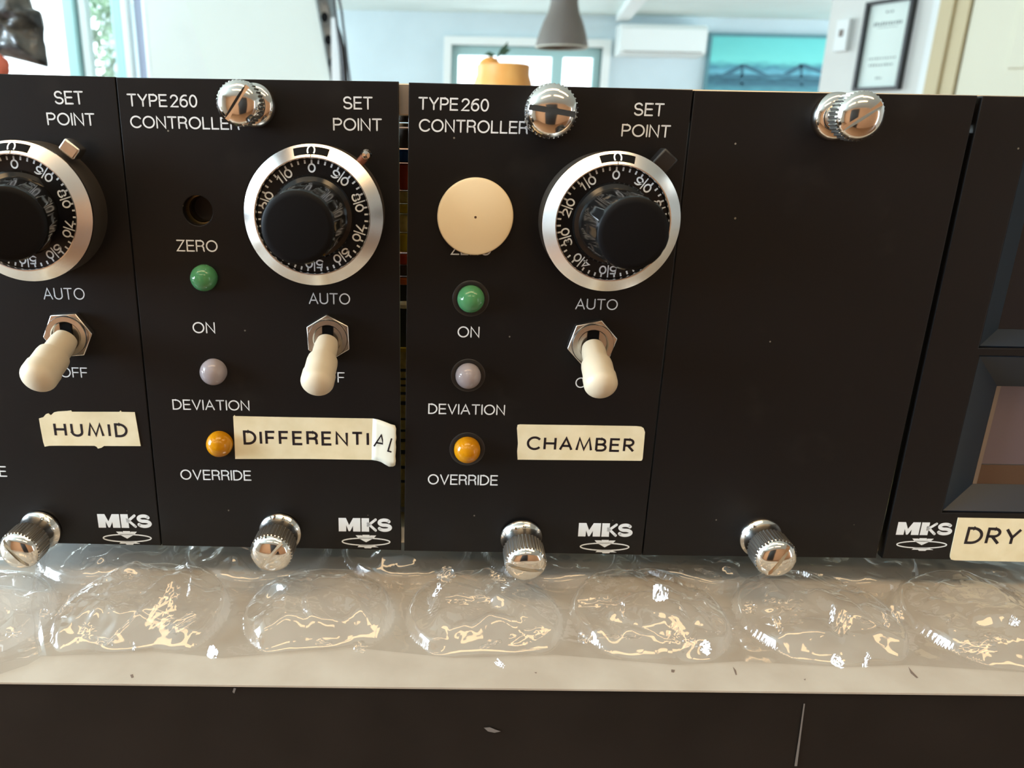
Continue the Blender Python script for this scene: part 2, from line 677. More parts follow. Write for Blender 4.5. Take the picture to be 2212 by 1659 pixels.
def screw_mesh(name, head_len, slot_w):
    """knurled head, unit radius 1 = head radius; z=0 is the crown of the domed face, body runs to -head_len"""
    n, ridges = 144, 36
    dome = [(0.02, 0.0), (.25, -.012), (.5, -.05), (.68, -.11), (.80, -.18), (.90, -.28), (.95, -.38)]
    body = [(1.0, -.44), (1.0, -.44 - head_len * .5), (1.0, -.44 - head_len + .06), (.93, -.44 - head_len), (.70, -.44 - head_len - .02), (.70, -.44 - head_len - .4)]
    prof = dome + body

    def rf(i, j):
        if 7 <= i <= 9:
            return 1.0 - (0.055 if (j % 4) in (0, 1) else 0.0)
        return 1.0
    mb = MB().lathe(prof, n, True, True, rf)
    me = mb.mesh(name, M['chrome'], 30)
    c = MB().box(-1.3, 1.3, -slot_w / 2, slot_w / 2, -.26, .4)
    r = boolean_cut(me, c.mesh('c', M['chrome'], 0))
    while len(r.materials) > 1:
        r.materials.pop()
    r.materials.append(M['knurl'])
    for p in r.polygons:
        q = p.center
        p.material_index = 1 if (-.44 - head_len + .02 < q.z < -.43 and math.hypot(q.x, q.y) > .9) else 0
    return r


SCREW = screw_mesh('thumbscrew_long', 1.05, .19)
SCREW_SHORT = screw_mesh('thumbscrew_short', .80, .21)
_cm = MB().lathe([(1.04, 0), (1.07, .12), (1.02, .24), (.94, .34), (.86, .62), (.82, 1.0), (.80, 1.5), (.55, 1.6)], 64, True, True)
COLLAR = _cm.mesh('collar', M['chrome'], 40)
_cs = MB().lathe([(1.0, 0), (1.04, .15), (1.0, .45), (.86, .62), (.60, .7)], 64, True, True)
COLLAR_SHORT = _cs.mesh('collar_short', M['chrome'], 40)


def thumbscrew(pan, parent, base, face, out, rpx, slot_deg, short=False, name='thumbscrew'):
    fp = pan.w(face[0], face[1], out)
    bp = pan.w(base[0], base[1], 0)
    ax = fp - bp
    r = psize(face[0], face[1], -out, rpx)
    w = along(fp, ax) @ Matrix.Rotation(math.radians(slot_deg), 4, 'Z') @ Matrix.Scale(r, 4)
    me = SCREW_SHORT if short else SCREW
    h = link(name, me, w, parent)
    L = ax.length / r
    wc = along(bp, ax) @ Matrix.Scale(r, 4)
    if not short:
        wc = wc @ Matrix.Diagonal((1, 1, max(.4, (L - 1.3) / 1.5), 1))
    link('collar', COLLAR_SHORT if short else COLLAR, wc, h)
    if short:   # threaded shank between head and collar
        b = MB().lathe([(.58, 0), (.58, max(.2, L - 1.0))], 32, True, True)
        b.build('shank', M['nickel'], along(bp, ax) @ Matrix.Scale(r, 4), h)
    return h


# ------------------------------------------------------------------ ten-turn dial
def dial(pan, parent, cx, cy, rpx, knob, krpx, lever=None, zero_turn=0.0):
    t = 9.5 * MM
    c = pan.w(cx, cy, t)
    R = psize(cx, cy, -t, rpx)
    o = Vector((c.x, 0, c.z))
    root = link('setting_dial', None, front(o), parent)
    # housing
    b = MB().lathe([(R * .985, 0), (R * .985, t * .9), (R * .97, t)], 96, True, True)
    b.build('housing', M['dial_body'], front(o), root)
    ri = R * .812
    zi = t + 2.3 * MM
    b = MB().lathe([(R * .97, t - .9 * MM), (R, t - .6 * MM), (R, t), (R * .997, t + .12 * MM), (ri + .25 * MM, zi), (ri, zi), (ri - .15 * MM, zi - .3 * MM), (ri - .2 * MM, t + .2 * MM)], 160)
    b.build('bezel_ring', M['ring'], front(o), root, 25)
    # counter window in the ring
    wb = MB()
    rows = []
    slope = lambda r: t + .12 * MM + (R * .997 - r) / (R * .997 - ri - .25 * MM) * (zi - t - .12 * MM) + .05 * MM
    for r in (R * .860, R * .962):
        rows.append([(r * math.cos(a), r * math.sin(a), slope(r)) for a in [math.radians(90 + 15.5 * (k / 8 - 1)) for k in range(17)]])
    wb.grid(rows)
    wn = wb.build('counter_window', M['hole'], front(o), root, 0)
    nb = MB()
    zz = lambda p: (p.x, p.y, slope(math.hypot(p.x, p.y)) + .03 * MM)
    stroke(nb, [(x * R * .050 + 0.0, R * .893 + y * R * .062) for x, y in arc(0, .3, 1, 1, -40, 220, 16)], R * .022, zz)
    nb.build('counter_digit', M['ink'], front(o), wn, 0)
    nb = MB()
    stroke(nb, [(0, ri * 1.01), (0, R * .875)], R * .010, zz)
    nb.build('index_line', M['hole'], front(o), root, 0)
    # dial face with scale
    zf = t + .9 * MM
    b = MB().lathe([(.2 * MM, zf), (ri - .25 * MM, zf)], 96, True)
    fc = b.build('scale_face', M['dial_black'], front(o), root, 0)
    nb = MB()
    for k in range(50):
        a = PI / 2 + zero_turn + 2 * PI * k / 50
        long_ = (k % 5 == 0 and k > 0)
        r0, r1 = (ri * .745, ri * .965) if long_ else (ri * .905, ri * .968)
        e = Vector((math.cos(a), math.sin(a)))
        stroke(nb, [e * r0, e * r1], ri * (.022 if long_ else .030), lambda p: (p.x, p.y, zf + .04 * MM))
    hh = ri * .130

    def digit(ch, a, off):
        w_, st = G[ch]
        up = Vector((math.cos(a), math.sin(a)))
        rt = Vector((up.y, -up.x))
        for s in st:
            pts = [rt * (off + (x - w_ / 2) * hh * 1.55) + up * (ri * .765 + y * hh) for x, y in s]
            stroke(nb, pts, hh * .21, lambda p: (p.x, p.y, zf + .04 * MM), True)
    for k in range(10):
        a = PI / 2 + zero_turn + 2 * PI * k / 10
        if k == 0:
            digit('0', a, 0)
        else:
            digit(str(k), a, -ri * .095)
            digit('0', a, ri * .095)
    nb.build('scale_numerals', M['ink'], front(o), fc, 0)
    # knob: its cap sits where it is seen in front of the ring
    kt = 33 * MM
    kc = pan.w(knob[0], knob[1], kt)
    kr = psize(knob[0], knob[1], -kt, krpx)
    k0 = Vector((o.x, -zf, o.z))
    k1 = Vector((kc.x, -kt, kc.z))
    H = (k1 - k0).length
    nfl = 96
    fl = lambda i, j: 1 - (.012 if (i in (4, 5) and (j // 2) % 4 == 0) else 0)
    b = MB().lathe([(kr * 1.22, 0), (kr * 1.22, 1.2 * MM), (kr * 1.17, 1.8 * MM), (kr * 1.05, 2.2 * MM), (kr * 1.04, 3 * MM), (kr * 1.0, H - .9 * MM), (kr * .95, H - .25 * MM)], nfl, True, False, fl)
    kb = b.build('knob', M['knob'], along(k0, k1 - k0), root, 30)
    b = MB().lathe([(kr * .96, H - .25 * MM), (kr * .93, H), (kr * .80, H + .12 * MM), (kr * .02, H + .12 * MM)], 64, False, True)
    b.build('knob_cap', M['knob_top'], along(k0, k1 - k0), kb, 40)
    if lever:
        kind, lx, ly, wpx, hpx = lever
        lp = pan.w(lx, ly, t * .75)
        ang = math.atan2(lp.z - o.z, lp.x - o.x)
        w = front(Vector((lp.x, -t * .62, lp.z)), ang)
        a_, b_ = psize(lx, ly, -t, wpx) / 2, psize(lx, ly, -t, hpx) / 2
        if kind == 'tab':
            MB().box(-a_, a_, -b_, b_, -2.2 * MM, 2.2 * MM).build('lock_lever', M['black_plastic'], w, root, 35, .6 * MM, 3)
        elif kind == 'metal':
            MB().box(-a_, a_, -b_, b_, -2.2 * MM, 2.2 * MM).build('lock_lever', M['nickel'], w, root, 35, .5 * MM, 3)
        else:
            sb = MB().tube([(-2.0 * a_, 0, 0), (.2 * a_, 0, 0)], b_ * .9, 14)
            st = sb.build('lever_stub', M['rust'], w, root)
            tb = MB().lathe([(b_ * 1.0, -.3 * MM), (b_ * 1.15, 0), (b_ * .8, b_ * .9), (b_ * .1, b_ * 1.1)], 20, True, True)
            tb.build('stub_screw', M['chrome'], w @ Matrix.Translation((a_ * .3, 0, 0)), st)
    return root


# ------------------------------------------------------------------ toggle switch
def toggle(pan, parent, nut, nrpx, tip, trpx, nrot, out=15.0):
    o = pan.w(nut[0], nut[1], 1.5 * MM)
    o = Vector((o.x, 0, o.z))
    R = psize(nut[0], nut[1], -.0015, nrpx)
    root = link('toggle_switch', None, front(o), parent)
    hexp = [(R * math.cos(PI / 3 * k + math.radians(nrot)), R * math.sin(PI / 3 * k + math.radians(nrot))) for k in range(6)]
    MB().prism(hexp, 0, 2.0 * MM).build('hex_nut', M['nickel'], front(o), root, 30, .25 * MM, 2)
    rb = R * .82
    b = MB().lathe([(rb, 1.5 * MM), (rb, 2.7 * MM), (rb * .97, 3.0 * MM), (rb * .74, 3.0 * MM), (rb * .70, 2.8 * MM), (rb * .66, .8 * MM), (.05 * MM, .6 * MM)], 64, True, True)
    b.build('bushing', M['nickel'], front(o), root, 30)
    MB().box(-rb * .27, rb * .27, -rb * .55, rb * .66, .5 * MM, 2.5 * MM).build('lever_slot', M['hole'], front(o), root, 0)
    tp = pan.w(tip[0], tip[1], out * MM)
    r = psize(tip[0], tip[1], -out * MM, trpx)
    p0 = Vector((o.x, -1.0 * MM, o.z))
    ax = tp - p0
    L = ax.length
    prof = [(r * .66, .10 * L), (r * .74, .22 * L), (r * .76, .50 * L), (r * .91, .515 * L), (r * .945, .58 * L), (r * .945, .80 * L), (r * .93, .83 * L)]
    lv = MB().lathe(prof, 48, True, True).build('lever', M['toggle'], along(p0, ax), root, 14)
    dome = [(r * .93, .825 * L), (r * 1.0, .835 * L), (r * 1.0, .97 * L)] + [(r * math.cos(q), L * .98 + r * .72 * math.sin(q)) for q in [PI / 2 * k / 9 for k in range(10)]]
    dome[-1] = (r * .01, dome[-1][1])
    MB().lathe(dome, 48, True, True).build('lever_tip', M['toggle'], along(p0, ax), lv, 30)
    return root


# ------------------------------------------------------------------ indicator lamps
def indicator(pan, parent, cx, cy, rpx, material, out=3.0, collar=False):
    c = pan.w(cx, cy, out * MM)
    r = psize(cx, cy, -out * MM, rpx)
    w = front(Vector((c.x, 0, c.z)))
    prof = [(r * 1.0, -1.0 * MM), (r, .8 * MM)] + [(r * math.cos(q), .8 * MM + r * .95 * math.sin(q)) for q in [PI / 2 * k / 10 for k in range(1, 11)]]
    prof[-1] = (r * .01, prof[-1][1])
    o = MB().lathe(prof, 48, True, True).build('indicator_lens', material, w, parent, 60)
    bp = [(r * .2, -.2 * MM), (r * .86, .2 * MM), (r * .9, .6 * MM), (r * .8, .8 * MM), (r * .02, 1.0 * MM)]  # bright reflector added inside the lens to lighten it
    MB().lathe(bp, 32, True, True).build('lens_reflector', M[{'green_lens': 'reflector_green', 'clear_lens': 'reflector_clear', 'amber_lens': 'reflector_amber'}[material.name]], w, o, 40)
    if collar:
        k = MB().lathe([(r * 1.02, -.6 * MM), (r * 1.02, .10 * MM), (r * 1.30, .10 * MM), (r * 1.34, .0), (r * 1.34, -.6 * MM)], 48)
        k.build('lens_collar', M['black_plastic'], w, o, 40)
    return o


# ------------------------------------------------------------------ tape labels
def poly_px(pan, pts):
    return [pan.xy(x, y) for x, y in pts]


def zoomed(x0, y0, s, pts):
    return [(x0 + a / s, y0 + b / s) for a, b in pts]


def tape(pan, parent, pts, material=None, name='tape_label', z1=.00022):
    b = MB()
    b.prism(poly_px(pan, pts), 0.00002, z1)
    return b.build(name, material or M['tape'], front(pan.o), parent, 0)


def body_behind(pan, parent, x0, x1, side):
    """card frame that the front panel carries behind it"""
    w = front(pan.o)
    xm = x0 if side < 0 else x1
    MB().box(x0 + 4 * MM, x1 - 6 * MM, 115 * MM, 118 * MM, -120 * MM, -4 * MM).build('side_rail', M['alu'], w, parent, 0)
    MB().box(x0 + 4 * MM, x1 - 6 * MM, 6 * MM, 9 * MM, -120 * MM, -4 * MM).build('side_rail', M['alu'], w, parent, 0)
    MB().box(x0 + 9 * MM, x0 + 10.6 * MM, 9.2 * MM, 114.8 * MM, -115 * MM, -5 * MM).build('circuit_board', M['pcb'], w, parent, 0)


PT = 3.0 * MM   # panel thickness


def front_panel(pan, parent, corners, holes=(), bevel=.22 * MM):
    loop = [pan.xy(*c) for c in corners]
    hs = [circle(*pan.xy(x, y), psize(x, y, 0, r)) for x, y, r in holes]
    return curve_plate('front_panel', loop, hs, -PT, 0, bevel, M['panel'], front(pan.o), parent)


MODULES = 'black control modules in the rack row'

# ---- module with the HUMID label (cut by the left edge)
cB = [(250, 167), (861, 176), (866, 1189), (350, 1179)]
tl, bl = at(247.5, 166, 0), at(347.5, 1178.5, 0)
wA = .0693
oA = Vector((bl.x - wA, 0, bl.z))
A = Panel(oA)
modA = thing('control_module', oA, 'black controller module labelled HUMID, cut off by the left edge', 'control module', MODULES)
loopA = [(tl.x - wA - oA.x, tl.z - oA.z + .0004), (tl.x - oA.x, tl.z - oA.z), (bl.x - oA.x, 0), (0, .0002)]
fpA = curve_plate('front_panel', loopA, [], -PT, 0, .22 * MM, M['panel'], front(oA), modA)
mb = MB()
px_text(mb, A, 'SET', 118.5, 225.5, 182, 226, 196)
px_text(mb, A, 'POINT', 103, 270.5, 206.5, 272, 243)
px_text(mb, A, 'AUTO', 94.8, 647, 184.5, 647.5, 621.6, .10)
px_text(mb, A, 'OFF', 131, 815, 190, 816, 793, .11)
px_text(mb, A, 'OVERRIDE', -136, 1027, 16, 1030, 1004, .12)
mb.build('lettering', M['ink'], front(oA), fpA, 0)
emblem(A, 213.5, 1139.7, 328.5, 1140.6, 1110.3, fpA)
dial(A, modA, 50, 459, 150, (14, 484), 83, ('metal', 152, 322, 30, 40))
toggle(A, modA, (147, 724), 54, (83, 814), 40, 5)
lab = tape(A, modA, zoomed(80, 870, 9.217, [(45, 310), (130, 285), (180, 225), (230, 208), (280, 245), (340, 190), (420, 172), (600, 162), (680, 150), (700, 178), (1640, 180), (1665, 150), (1690, 180), (1950, 185), (2068, 858), (1340, 855), (1290, 890), (1220, 908), (1190, 870), (1150, 852), (400, 850), (250, 852), (200, 862), (160, 870), (130, 780), (70, 470)]))
mb = MB()
px_text(mb, A, 'HUMID', 119.2, 942.2, 278, 944.2, 912, .165, .42, .00025, False)
mb.build('lettering', M['label_ink'], front(oA), lab, 0)
thumbscrew(A, modA, (89, 1143), (31, 1200), 14 * MM, 45, 128)
body_behind(A, modA, 0, wA, 1)

# ---- module with the DIFFERENTIAL label
oB = at(350, 1179, 0)
B = Panel(oB)
modB = thing('control_module', oB, 'black controller module labelled DIFFERENTIAL, with an open trim hole', 'control module', MODULES)
fpB = front_panel(B, modB, cB, [(427, 455, 32)])
mb = MB()
px_text(mb, B, 'TYPE', 276, 230, 362, 231.5, 202)
px_text(mb, B, '260', 368.5, 232, 427.2, 232.5, 204)
px_text(mb, B, 'CONTROLLER', 282.5, 276.7, 518, 281, 249.5)
px_text(mb, B, 'SET', 741, 236, 805, 237, 208)
px_text(mb, B, 'POINT', 719.7, 282, 825, 283.3, 254.7)
px_text(mb, B, 'ZERO', 382, 543, 471, 544.5, 517.6, .12)
px_text(mb, B, 'ON', 417, 719.7, 465.5, 720.3, 695.4, .12)
px_text(mb, B, 'DEVIATION', 373.6, 884.8, 539.6, 887.3, 862.5, .12)
px_text(mb, B, 'OVERRIDE', 390.6, 1036, 543.2, 1038.4, 1014, .12)
px_text(mb, B, 'AUTO', 667.3, 656.7, 756.6, 658, 632.4, .11)
px_text(mb, B, 'OFF', 685, 825.5, 744.3, 826.5, 803.2, .11)
mb.build('lettering', M['ink'], front(oB), fpB, 0)
emblem(B, 732, 1147.6, 846.5, 1149, 1118.6, fpB)
# trim hole with the pot behind it
hc = B.w(427, 455, 0)
hr = psize(427, 455, 0, 31.5)
wh = front(Vector((hc.x, 0, hc.z)))
tp_ = MB().lathe([(hr * 1.25, -PT - .1 * MM), (hr * 1.25, -PT - 1.2 * MM), (hr * .92, -PT - 1.2 * MM), (hr * .86, -PT - 2.2 * MM)], 48).build('trim_pot', M['brass'], wh, modB, 40)
MB().lathe([(hr * .86, -PT - 2.2 * MM), (hr * .84, -PT - 5 * MM), (hr * .02, -PT - 5.2 * MM)], 48, False, True).build('pot_bore', M['pot_shade'], wh, tp_, 40)  # shade inside the hole put into the bore's dark colour
dial(B, modB, 677.6, 467.4, 150.5, (643, 492), 82, ('stub', 788, 338, 22, 22))
toggle(B, modB, (709, 730), 52, (685, 826), 36.5, 92)
indicator(B, modB, 435, 604, 29, M['led_green'], 3.0)
indicator(B, modB, 456, 809, 29, M['led_clear'], 3.0)
indicator(B, modB, 469.5, 966, 28.5, M['led_amber'], 3.0)
lab = tape(B, modB, zoomed(490, 880, 5.672, [(80, 108), (95, 92), (105, 106), (700, 118), (1300, 128), (1800, 136), (1800, 640), (1000, 628), (105, 628), (95, 400)]))
# curled pale end of the tape
b = MB()
rows = []
for k, (xt, yt, xb, yb, lift) in enumerate([(1790, 135, 1775, 638, .0), (1850, 142, 1835, 645, .3), (1900, 152, 1890, 655, .8), (1960, 170, 1940, 680, 1.3), (2010, 188, 1990, 704, 1.6), (2062, 200, 2040, 702, 1.7), (2080, 240, 2072, 688, 1.6)]):
    rows.append([(*B.xy(490 + (xt + (xb - xt) * j / 8) / 5.672 + (random.uniform(-1.2, 1.2) if k == 6 else 0), 880 + (yt + (yb - yt) * j / 8) / 5.672), .00030 + lift * MM * .6) for j in range(9)])
b.grid(rows)
end = b.build('curled_end', M['tape_pale'], front(oB), lab, 60)
sm = end.modifiers.new('thickness', 'SOLIDIFY')
sm.thickness = .00015
mb = MB()
px_text(mb, B, 'DIFFERENTI', 526.8, 959.7, 797.5, 963.0, 929, .165, .36, .00025, False)
mb.build('lettering', M['label_ink'], front(oB), lab, 0)
mb = MB()
z_al = .0009
write(mb, 'A', B.xy(806, 963), B.xy(832.5, 967.5), .0042, z_al, .12, .3, False)
write(mb, 'L', B.xy(836.5, 971.5), B.xy(847.5, 974.5), .0044, .0013, .10, .3, False)
mb.build('lettering', M['label_ink'], front(oB), lab, 0)
thumbscrew(B, modB, (606, 1149), (581, 1206), 14 * MM, 46.5, 50)
thumbscrew(B, modB, (552, 228), (509, 222), 18 * MM, 49, 55, True)
body_behind(B, modB, 0, .0685, -1)

# ---- module with the CHAMBER label
oC = at(873, 1190, 0)
C = Panel(oC)
modC = thing('control_module', oC, 'black controller module labelled CHAMBER, with a white round plug', 'control module', MODULES)
fpC = front_panel(C, modC, [(883, 178), (1497, 194), (1386, 1199), (873, 1190)])
mb = MB()
px_text(mb, C, 'TYPE', 903.5, 237, 989.3, 239.5, 209)
px_text(mb, C, '260', 996.2, 240, 1055.7, 241.5, 212)
px_text(mb, C, 'CONTROLLER', 904.7, 284.5, 1140, 290, 256.5)
px_text(mb, C, 'SET', 1367.8, 250, 1433, 251.8, 221.3)
px_text(mb, C, 'POINT', 1341.4, 295, 1446.7, 297.8, 267.5)
px_text(mb, C, 'ZERO', 973.5, 550.5, 1061, 552, 525, .12)
px_text(mb, C, 'ON', 988, 728.8, 1035.5, 729.7, 704.6, .12)
px_text(mb, C, 'DEVIATION', 924.8, 894, 1090.4, 897, 871.5, .12)
px_text(mb, C, 'OVERRIDE', 924, 1046.3, 1074.9, 1048.8, 1024, .12)
px_text(mb, C, 'AUTO', 1242.3, 668.2, 1333.5, 670, 644.6, .11)
px_text(mb, C, 'OFF', 1242, 837.6, 1300, 839, 815, .11)
mb.build('lettering', M['ink'], front(oC), fpC, 0)
emblem(C, 1248.5, 1158.5, 1365, 1160, 1129.5, fpC)
pc = C.w(1027, 469, 2.2 * MM)
pr = psize(1027, 469, -2.2 * MM, 82.5)
wp = front(Vector((pc.x, 0, pc.z)))
pl = MB().lathe([(pr * .97, 0), (pr, .5 * MM), (pr, 1.7 * MM), (pr * .98, 2.1 * MM), (pr * .93, 2.3 * MM), (pr * .02, 2.5 * MM)], 96, True, True).build('round_plug', M['plug'], wp, modC, 40)
MB().lathe([(.02 * MM, 2.53 * MM), (.32 * MM, 2.53 * MM)], 12, True).build('centre_dot', M['brown_strip'], wp, pl, 0)
dial(C, modC, 1320.3, 481.5, 149.5, (1368, 505), 80.5, ('tab', 1434, 350, 46, 42))
toggle(C, modC, (1279, 742), 55, (1298, 831), 36.5, 13)
indicator(C, modC, 1018, 650, 30, M['led_green'], 3.0, True)
indicator(C, modC, 1012, 817, 28, M['led_clear'], 2.6, True)
indicator(C, modC, 1010, 979, 29, M['led_amber'], 3.0, True)
lab = tape(C, modC, zoomed(1100, 900, 6.9125, [(125, 122), (160, 115), (1000, 126), (1900, 140), (1970, 148), (2005, 170), (2025, 230), (1990, 620), (1980, 645), (1965, 655), (1000, 646), (125, 638), (118, 520), (130, 400), (115, 170)]))
mb = MB()
px_text(mb, C, 'CHAMBEr', 1136.8, 971.2, 1368.5, 976.5, 941.5, .16, .32, .00025, False)
mb.build('lettering', M['label_ink'], front(oC), lab, 0)
thumbscrew(C, modC, (1125.5, 1160), (1138, 1231), 14 * MM, 46, 170)
thumbscrew(C, modC, (1187, 242), (1194, 239), 9 * MM, 58, 172, True)
body_behind(C, modC, 0, .0685, -1)
# components on the board that show through the slit beside the panel
w = front(oC)
YS = .0168


def slit_z(py):
    return at(870, py, YS).z - oC.z


w = front(oC)
sx = -1.2 * MM
MB().box(-4.5 * MM, 2.0 * MM, slit_z(1135), slit_z(600), -25 * MM, -23.5 * MM).build('dark_backing', M['dark_steel'], w, modC, 0)  # dark sheet added to block the bright room behind the slit
strip = MB().box(-4.0 * MM, 1.5 * MM, slit_z(1095), slit_z(760), -YS - 1.5 * MM, -YS).build('terminal_strip', M['pcb'], w, modC, 0)
for py in (800, 818, 832, 850, 872, 905, 930, 952, 978, 1010, 1040):
    z_ = slit_z(py)
    MB().box(-3.8 * MM, 1.3 * MM, z_ - .35 * MM, z_ + random.uniform(.2, .9) * MM, -YS, -YS + .2 * MM).build('terminal_mark', M['dark_steel'], w, strip, 0)
MB().box(-4.0 * MM, 1.5 * MM, slit_z(760), slit_z(752), -YS - 1.0 * MM, -YS + .3 * MM).build('terminal_clip', M['c_yellow'], w, modC, 0)
for nm, mt_, y0, y1 in [('transformer', 'brown_strip', 238, 264), ('resistor', 'c_tan', 266, 274), ('capacitor', 'edge_grey', 277, 320),
                        ('capacitor', 'c_blue', 323, 351), ('capacitor', 'c_red', 353, 410), ('inductor', 'pcb', 412, 438), ('resistor', 'c_yellow', 440, 460),
                        ('inductor', 'pcb', 462, 500), ('capacitor', 'c_yellow', 502, 543), ('resistor', 'c_red', 547, 570), ('capacitor', 'brown_strip', 572, 594), ('capacitor', 'c_orange', 597, 613), ('resistor', 'plug', 653, 664)]:
    y0, y1 = slit_z(y1), slit_z(y0)
    e_ = min(.4 * MM, (y1 - y0) * .2)
    b = MB().tube([(sx, y0, -YS), (sx, y0 + e_, -YS), (sx, y1 - e_, -YS), (sx, y1, -YS)], [1.8 * MM, 2.4 * MM, 2.4 * MM, 1.8 * MM], 14)
    b.build(nm, M[mt_], w, modC)

# ---- blank module
oD = at(1388, 1199, 0)
D = Panel(oD)
modD = thing('blank_module', oD, 'plain black blanking module without dials, right of the CHAMBER module', 'blank panel')
front_panel(D, modD, [(1500.5, 196), (2112, 206.5), (1892.5, 1206), (1388.5, 1199.5)])
thumbscrew(D, modD, (1642, 1161), (1684, 1216), 14 * MM, 46, 63)
thumbscrew(D, modD, (1800, 252), (1868, 250.5), 17 * MM, 53, 36, True)
body_behind(D, modD, 0, .0685, -1)

MB().box(.0672, .0702, 6.2 * MM, 120 * MM, -28 * MM, -3.6 * MM).build("gap_blocker", M['dark_steel'], front(oD), modD, 0)  # dark plate added so the gap beside the meter module stays dark

# ---- meter module at the right edge
oE = at(1906, 1206.5, 0)
E_ = Panel(oE)
modE = thing('meter_module', oE, 'black meter module with recessed windows labelled DRY, cut off by the right edge', 'meter panel')
tlE = at(2122, 207, 0)
wE = .0695
hE = tlE.z - oE.z
up0, up1 = E_.xy(2219, 300), E_.xy(2117, 752)      # upper window left side
lo0, lo1 = E_.xy(2115, 768), E_.xy(2036, 1108)     # lower recess left side
x_up = (up0[0] + up1[0]) / 2
x_lo = (lo0[0] + lo1[0]) / 2
xr = .0625
hole_up = [(x_up, up1[1]), (xr, up1[1] + .0003), (xr, hE - .010), (x_up, hE - .010)]
hole_lo = [(x_lo, lo1[1]), (xr, lo1[1] + .0003), (xr, lo0[1] + .0003), (x_lo, lo0[1])]
curve_plate('front_panel', [(0, 0), (wE, 0), (wE, hE), (0, hE)], [hole_up, hole_lo], -PT, 0, .22 * MM, M['panel'], front(oE), modE)
fpE = [c for c in modE.children if c.name.startswith('front_panel')][0]
emblem(E_, 1934.8, 1155, 2054, 1156.6, 1127.5, fpE)
d0 = 6.5 * MM


def bezel(x0, y0, x1, y1, ins, dep, parent, name, mt_):
    b = MB()
    o4 = [(x0, y0), (x1, y0), (x1, y1), (x0, y1)]
    i4 = [(x0 + ins, y0 + ins * .55), (x1 - ins, y0 + ins * .55), (x1 - ins, y1 - ins * .9), (x0 + ins, y1 - ins * .9)]
    g = .6 * MM
    q4 = [(x0 + .4 * MM, y0 + .4 * MM), (x1 - .4 * MM, y0 + .4 * MM), (x1 - .4 * MM, y1 - .4 * MM), (x0 + .4 * MM, y1 - .4 * MM)]
    b.grid([[(x, y, -PT) for x, y in o4], [(x, y, -.8 * MM) for x, y in o4], [(x, y, -.6 * MM) for x, y in q4], [(x, y, -dep) for x, y in i4]], True)
    return b.build(name, mt_, front(oE), parent, 20), i4


bz, i4 = bezel(x_lo + .1 * MM, lo1[1] + .1 * MM, xr - .1 * MM, lo0[1] - .1 * MM, 11.6 * MM, d0, modE, 'lower_bezel', M['bezel'])
(ax0, ay0), (ax1, _), (_, ay1), _ = i4
MB().box(ax0 - .5 * MM, ax1 + .5 * MM, ay0 + 6.3 * MM, ay1 + .5 * MM, -d0 - 1.2 * MM, -d0 - .2 * MM).build('display_plate', M['meter_plate'], front(oE), modE, 0)
MB().box(ax0 - .5 * MM, ax1 + .5 * MM, ay0 - .5 * MM, ay0 + 6.0 * MM, -d0 - 1.0 * MM, -d0 - .1 * MM).build('brown_strip', M['brown_strip'], front(oE), modE, 0)
MB().box(ax0 - .2 * MM, ax0 + 1.0 * MM, ay0, ay1, -d0 - .6 * MM, -d0 + .15 * MM).build('plate_edge', M['edge_grey'], front(oE), modE, 0)
bz2, i5 = bezel(x_up + .1 * MM, up1[1] + .1 * MM, xr - .1 * MM, hE - .0102, 7.5 * MM, 5.0 * MM, modE, 'upper_bezel', M['bezel'])
(ax0, ay0), (ax1, _), (_, ay1), _ = i5
MB().box(ax0 - .5 * MM, ax1 + .5 * MM, ay0 - .5 * MM, ay1 + .5 * MM, -6.0 * MM, -5.1 * MM).build('smoked_window', M['meter_glass'], front(oE), modE, 0)
dl = [E_.xy(2069, 1118), E_.xy(2052, 1196), E_.xy(2051.5, 1203), E_.xy(2054, 1208), E_.xy(2060, 1209.5)]
lab = MB().prism([dl[0], dl[1], dl[2], dl[3], dl[4], (.056, dl[4][1] - .0002), (.056, dl[0][1])], .00002, .00022).build('tape_label', M['tape'], front(oE), modE, 0)
mb = MB()
px_text(mb, E_, 'DrY', 2080.5, 1174, 2198, 1177.5, 1137, .155, .30, .00025, False)
mb.build('lettering', M['label_ink'], front(oE), lab, 0)
body_behind(E_, modE, 0, .0690, -1)

# ------------------------------------------------------------------ rack that carries the modules
ZT = -10 * MM          # bench top height
x0r, x1r = oA.x - .004, oE.x + wE + .004
rk = thing('equipment_rack', Vector((x0r, .004, ZT)), 'aluminium rack frame that carries the row of black modules', 'rack')
I4 = Matrix.Identity(4)
zt0 = at(1497, 196, 0).z
MB().box(x0r, x1r, 4 * MM, 14 * MM, zt0 - 7 * MM, zt0 + .55 * MM).build('top_rail', M['alu'], I4, rk, 0, .3 * MM)
MB().box(x0r, x1r, 4 * MM, 14 * MM, .2 * MM, 5.5 * MM).build('bottom_rail', M['alu'], I4, rk, 0, .3 * MM)
for xx in (x0r - .003, x1r):
    MB().box(xx, xx + .003, 4 * MM, 30 * MM, ZT, zt0).build('side_plate', M['dark_steel'], I4, rk, 0)
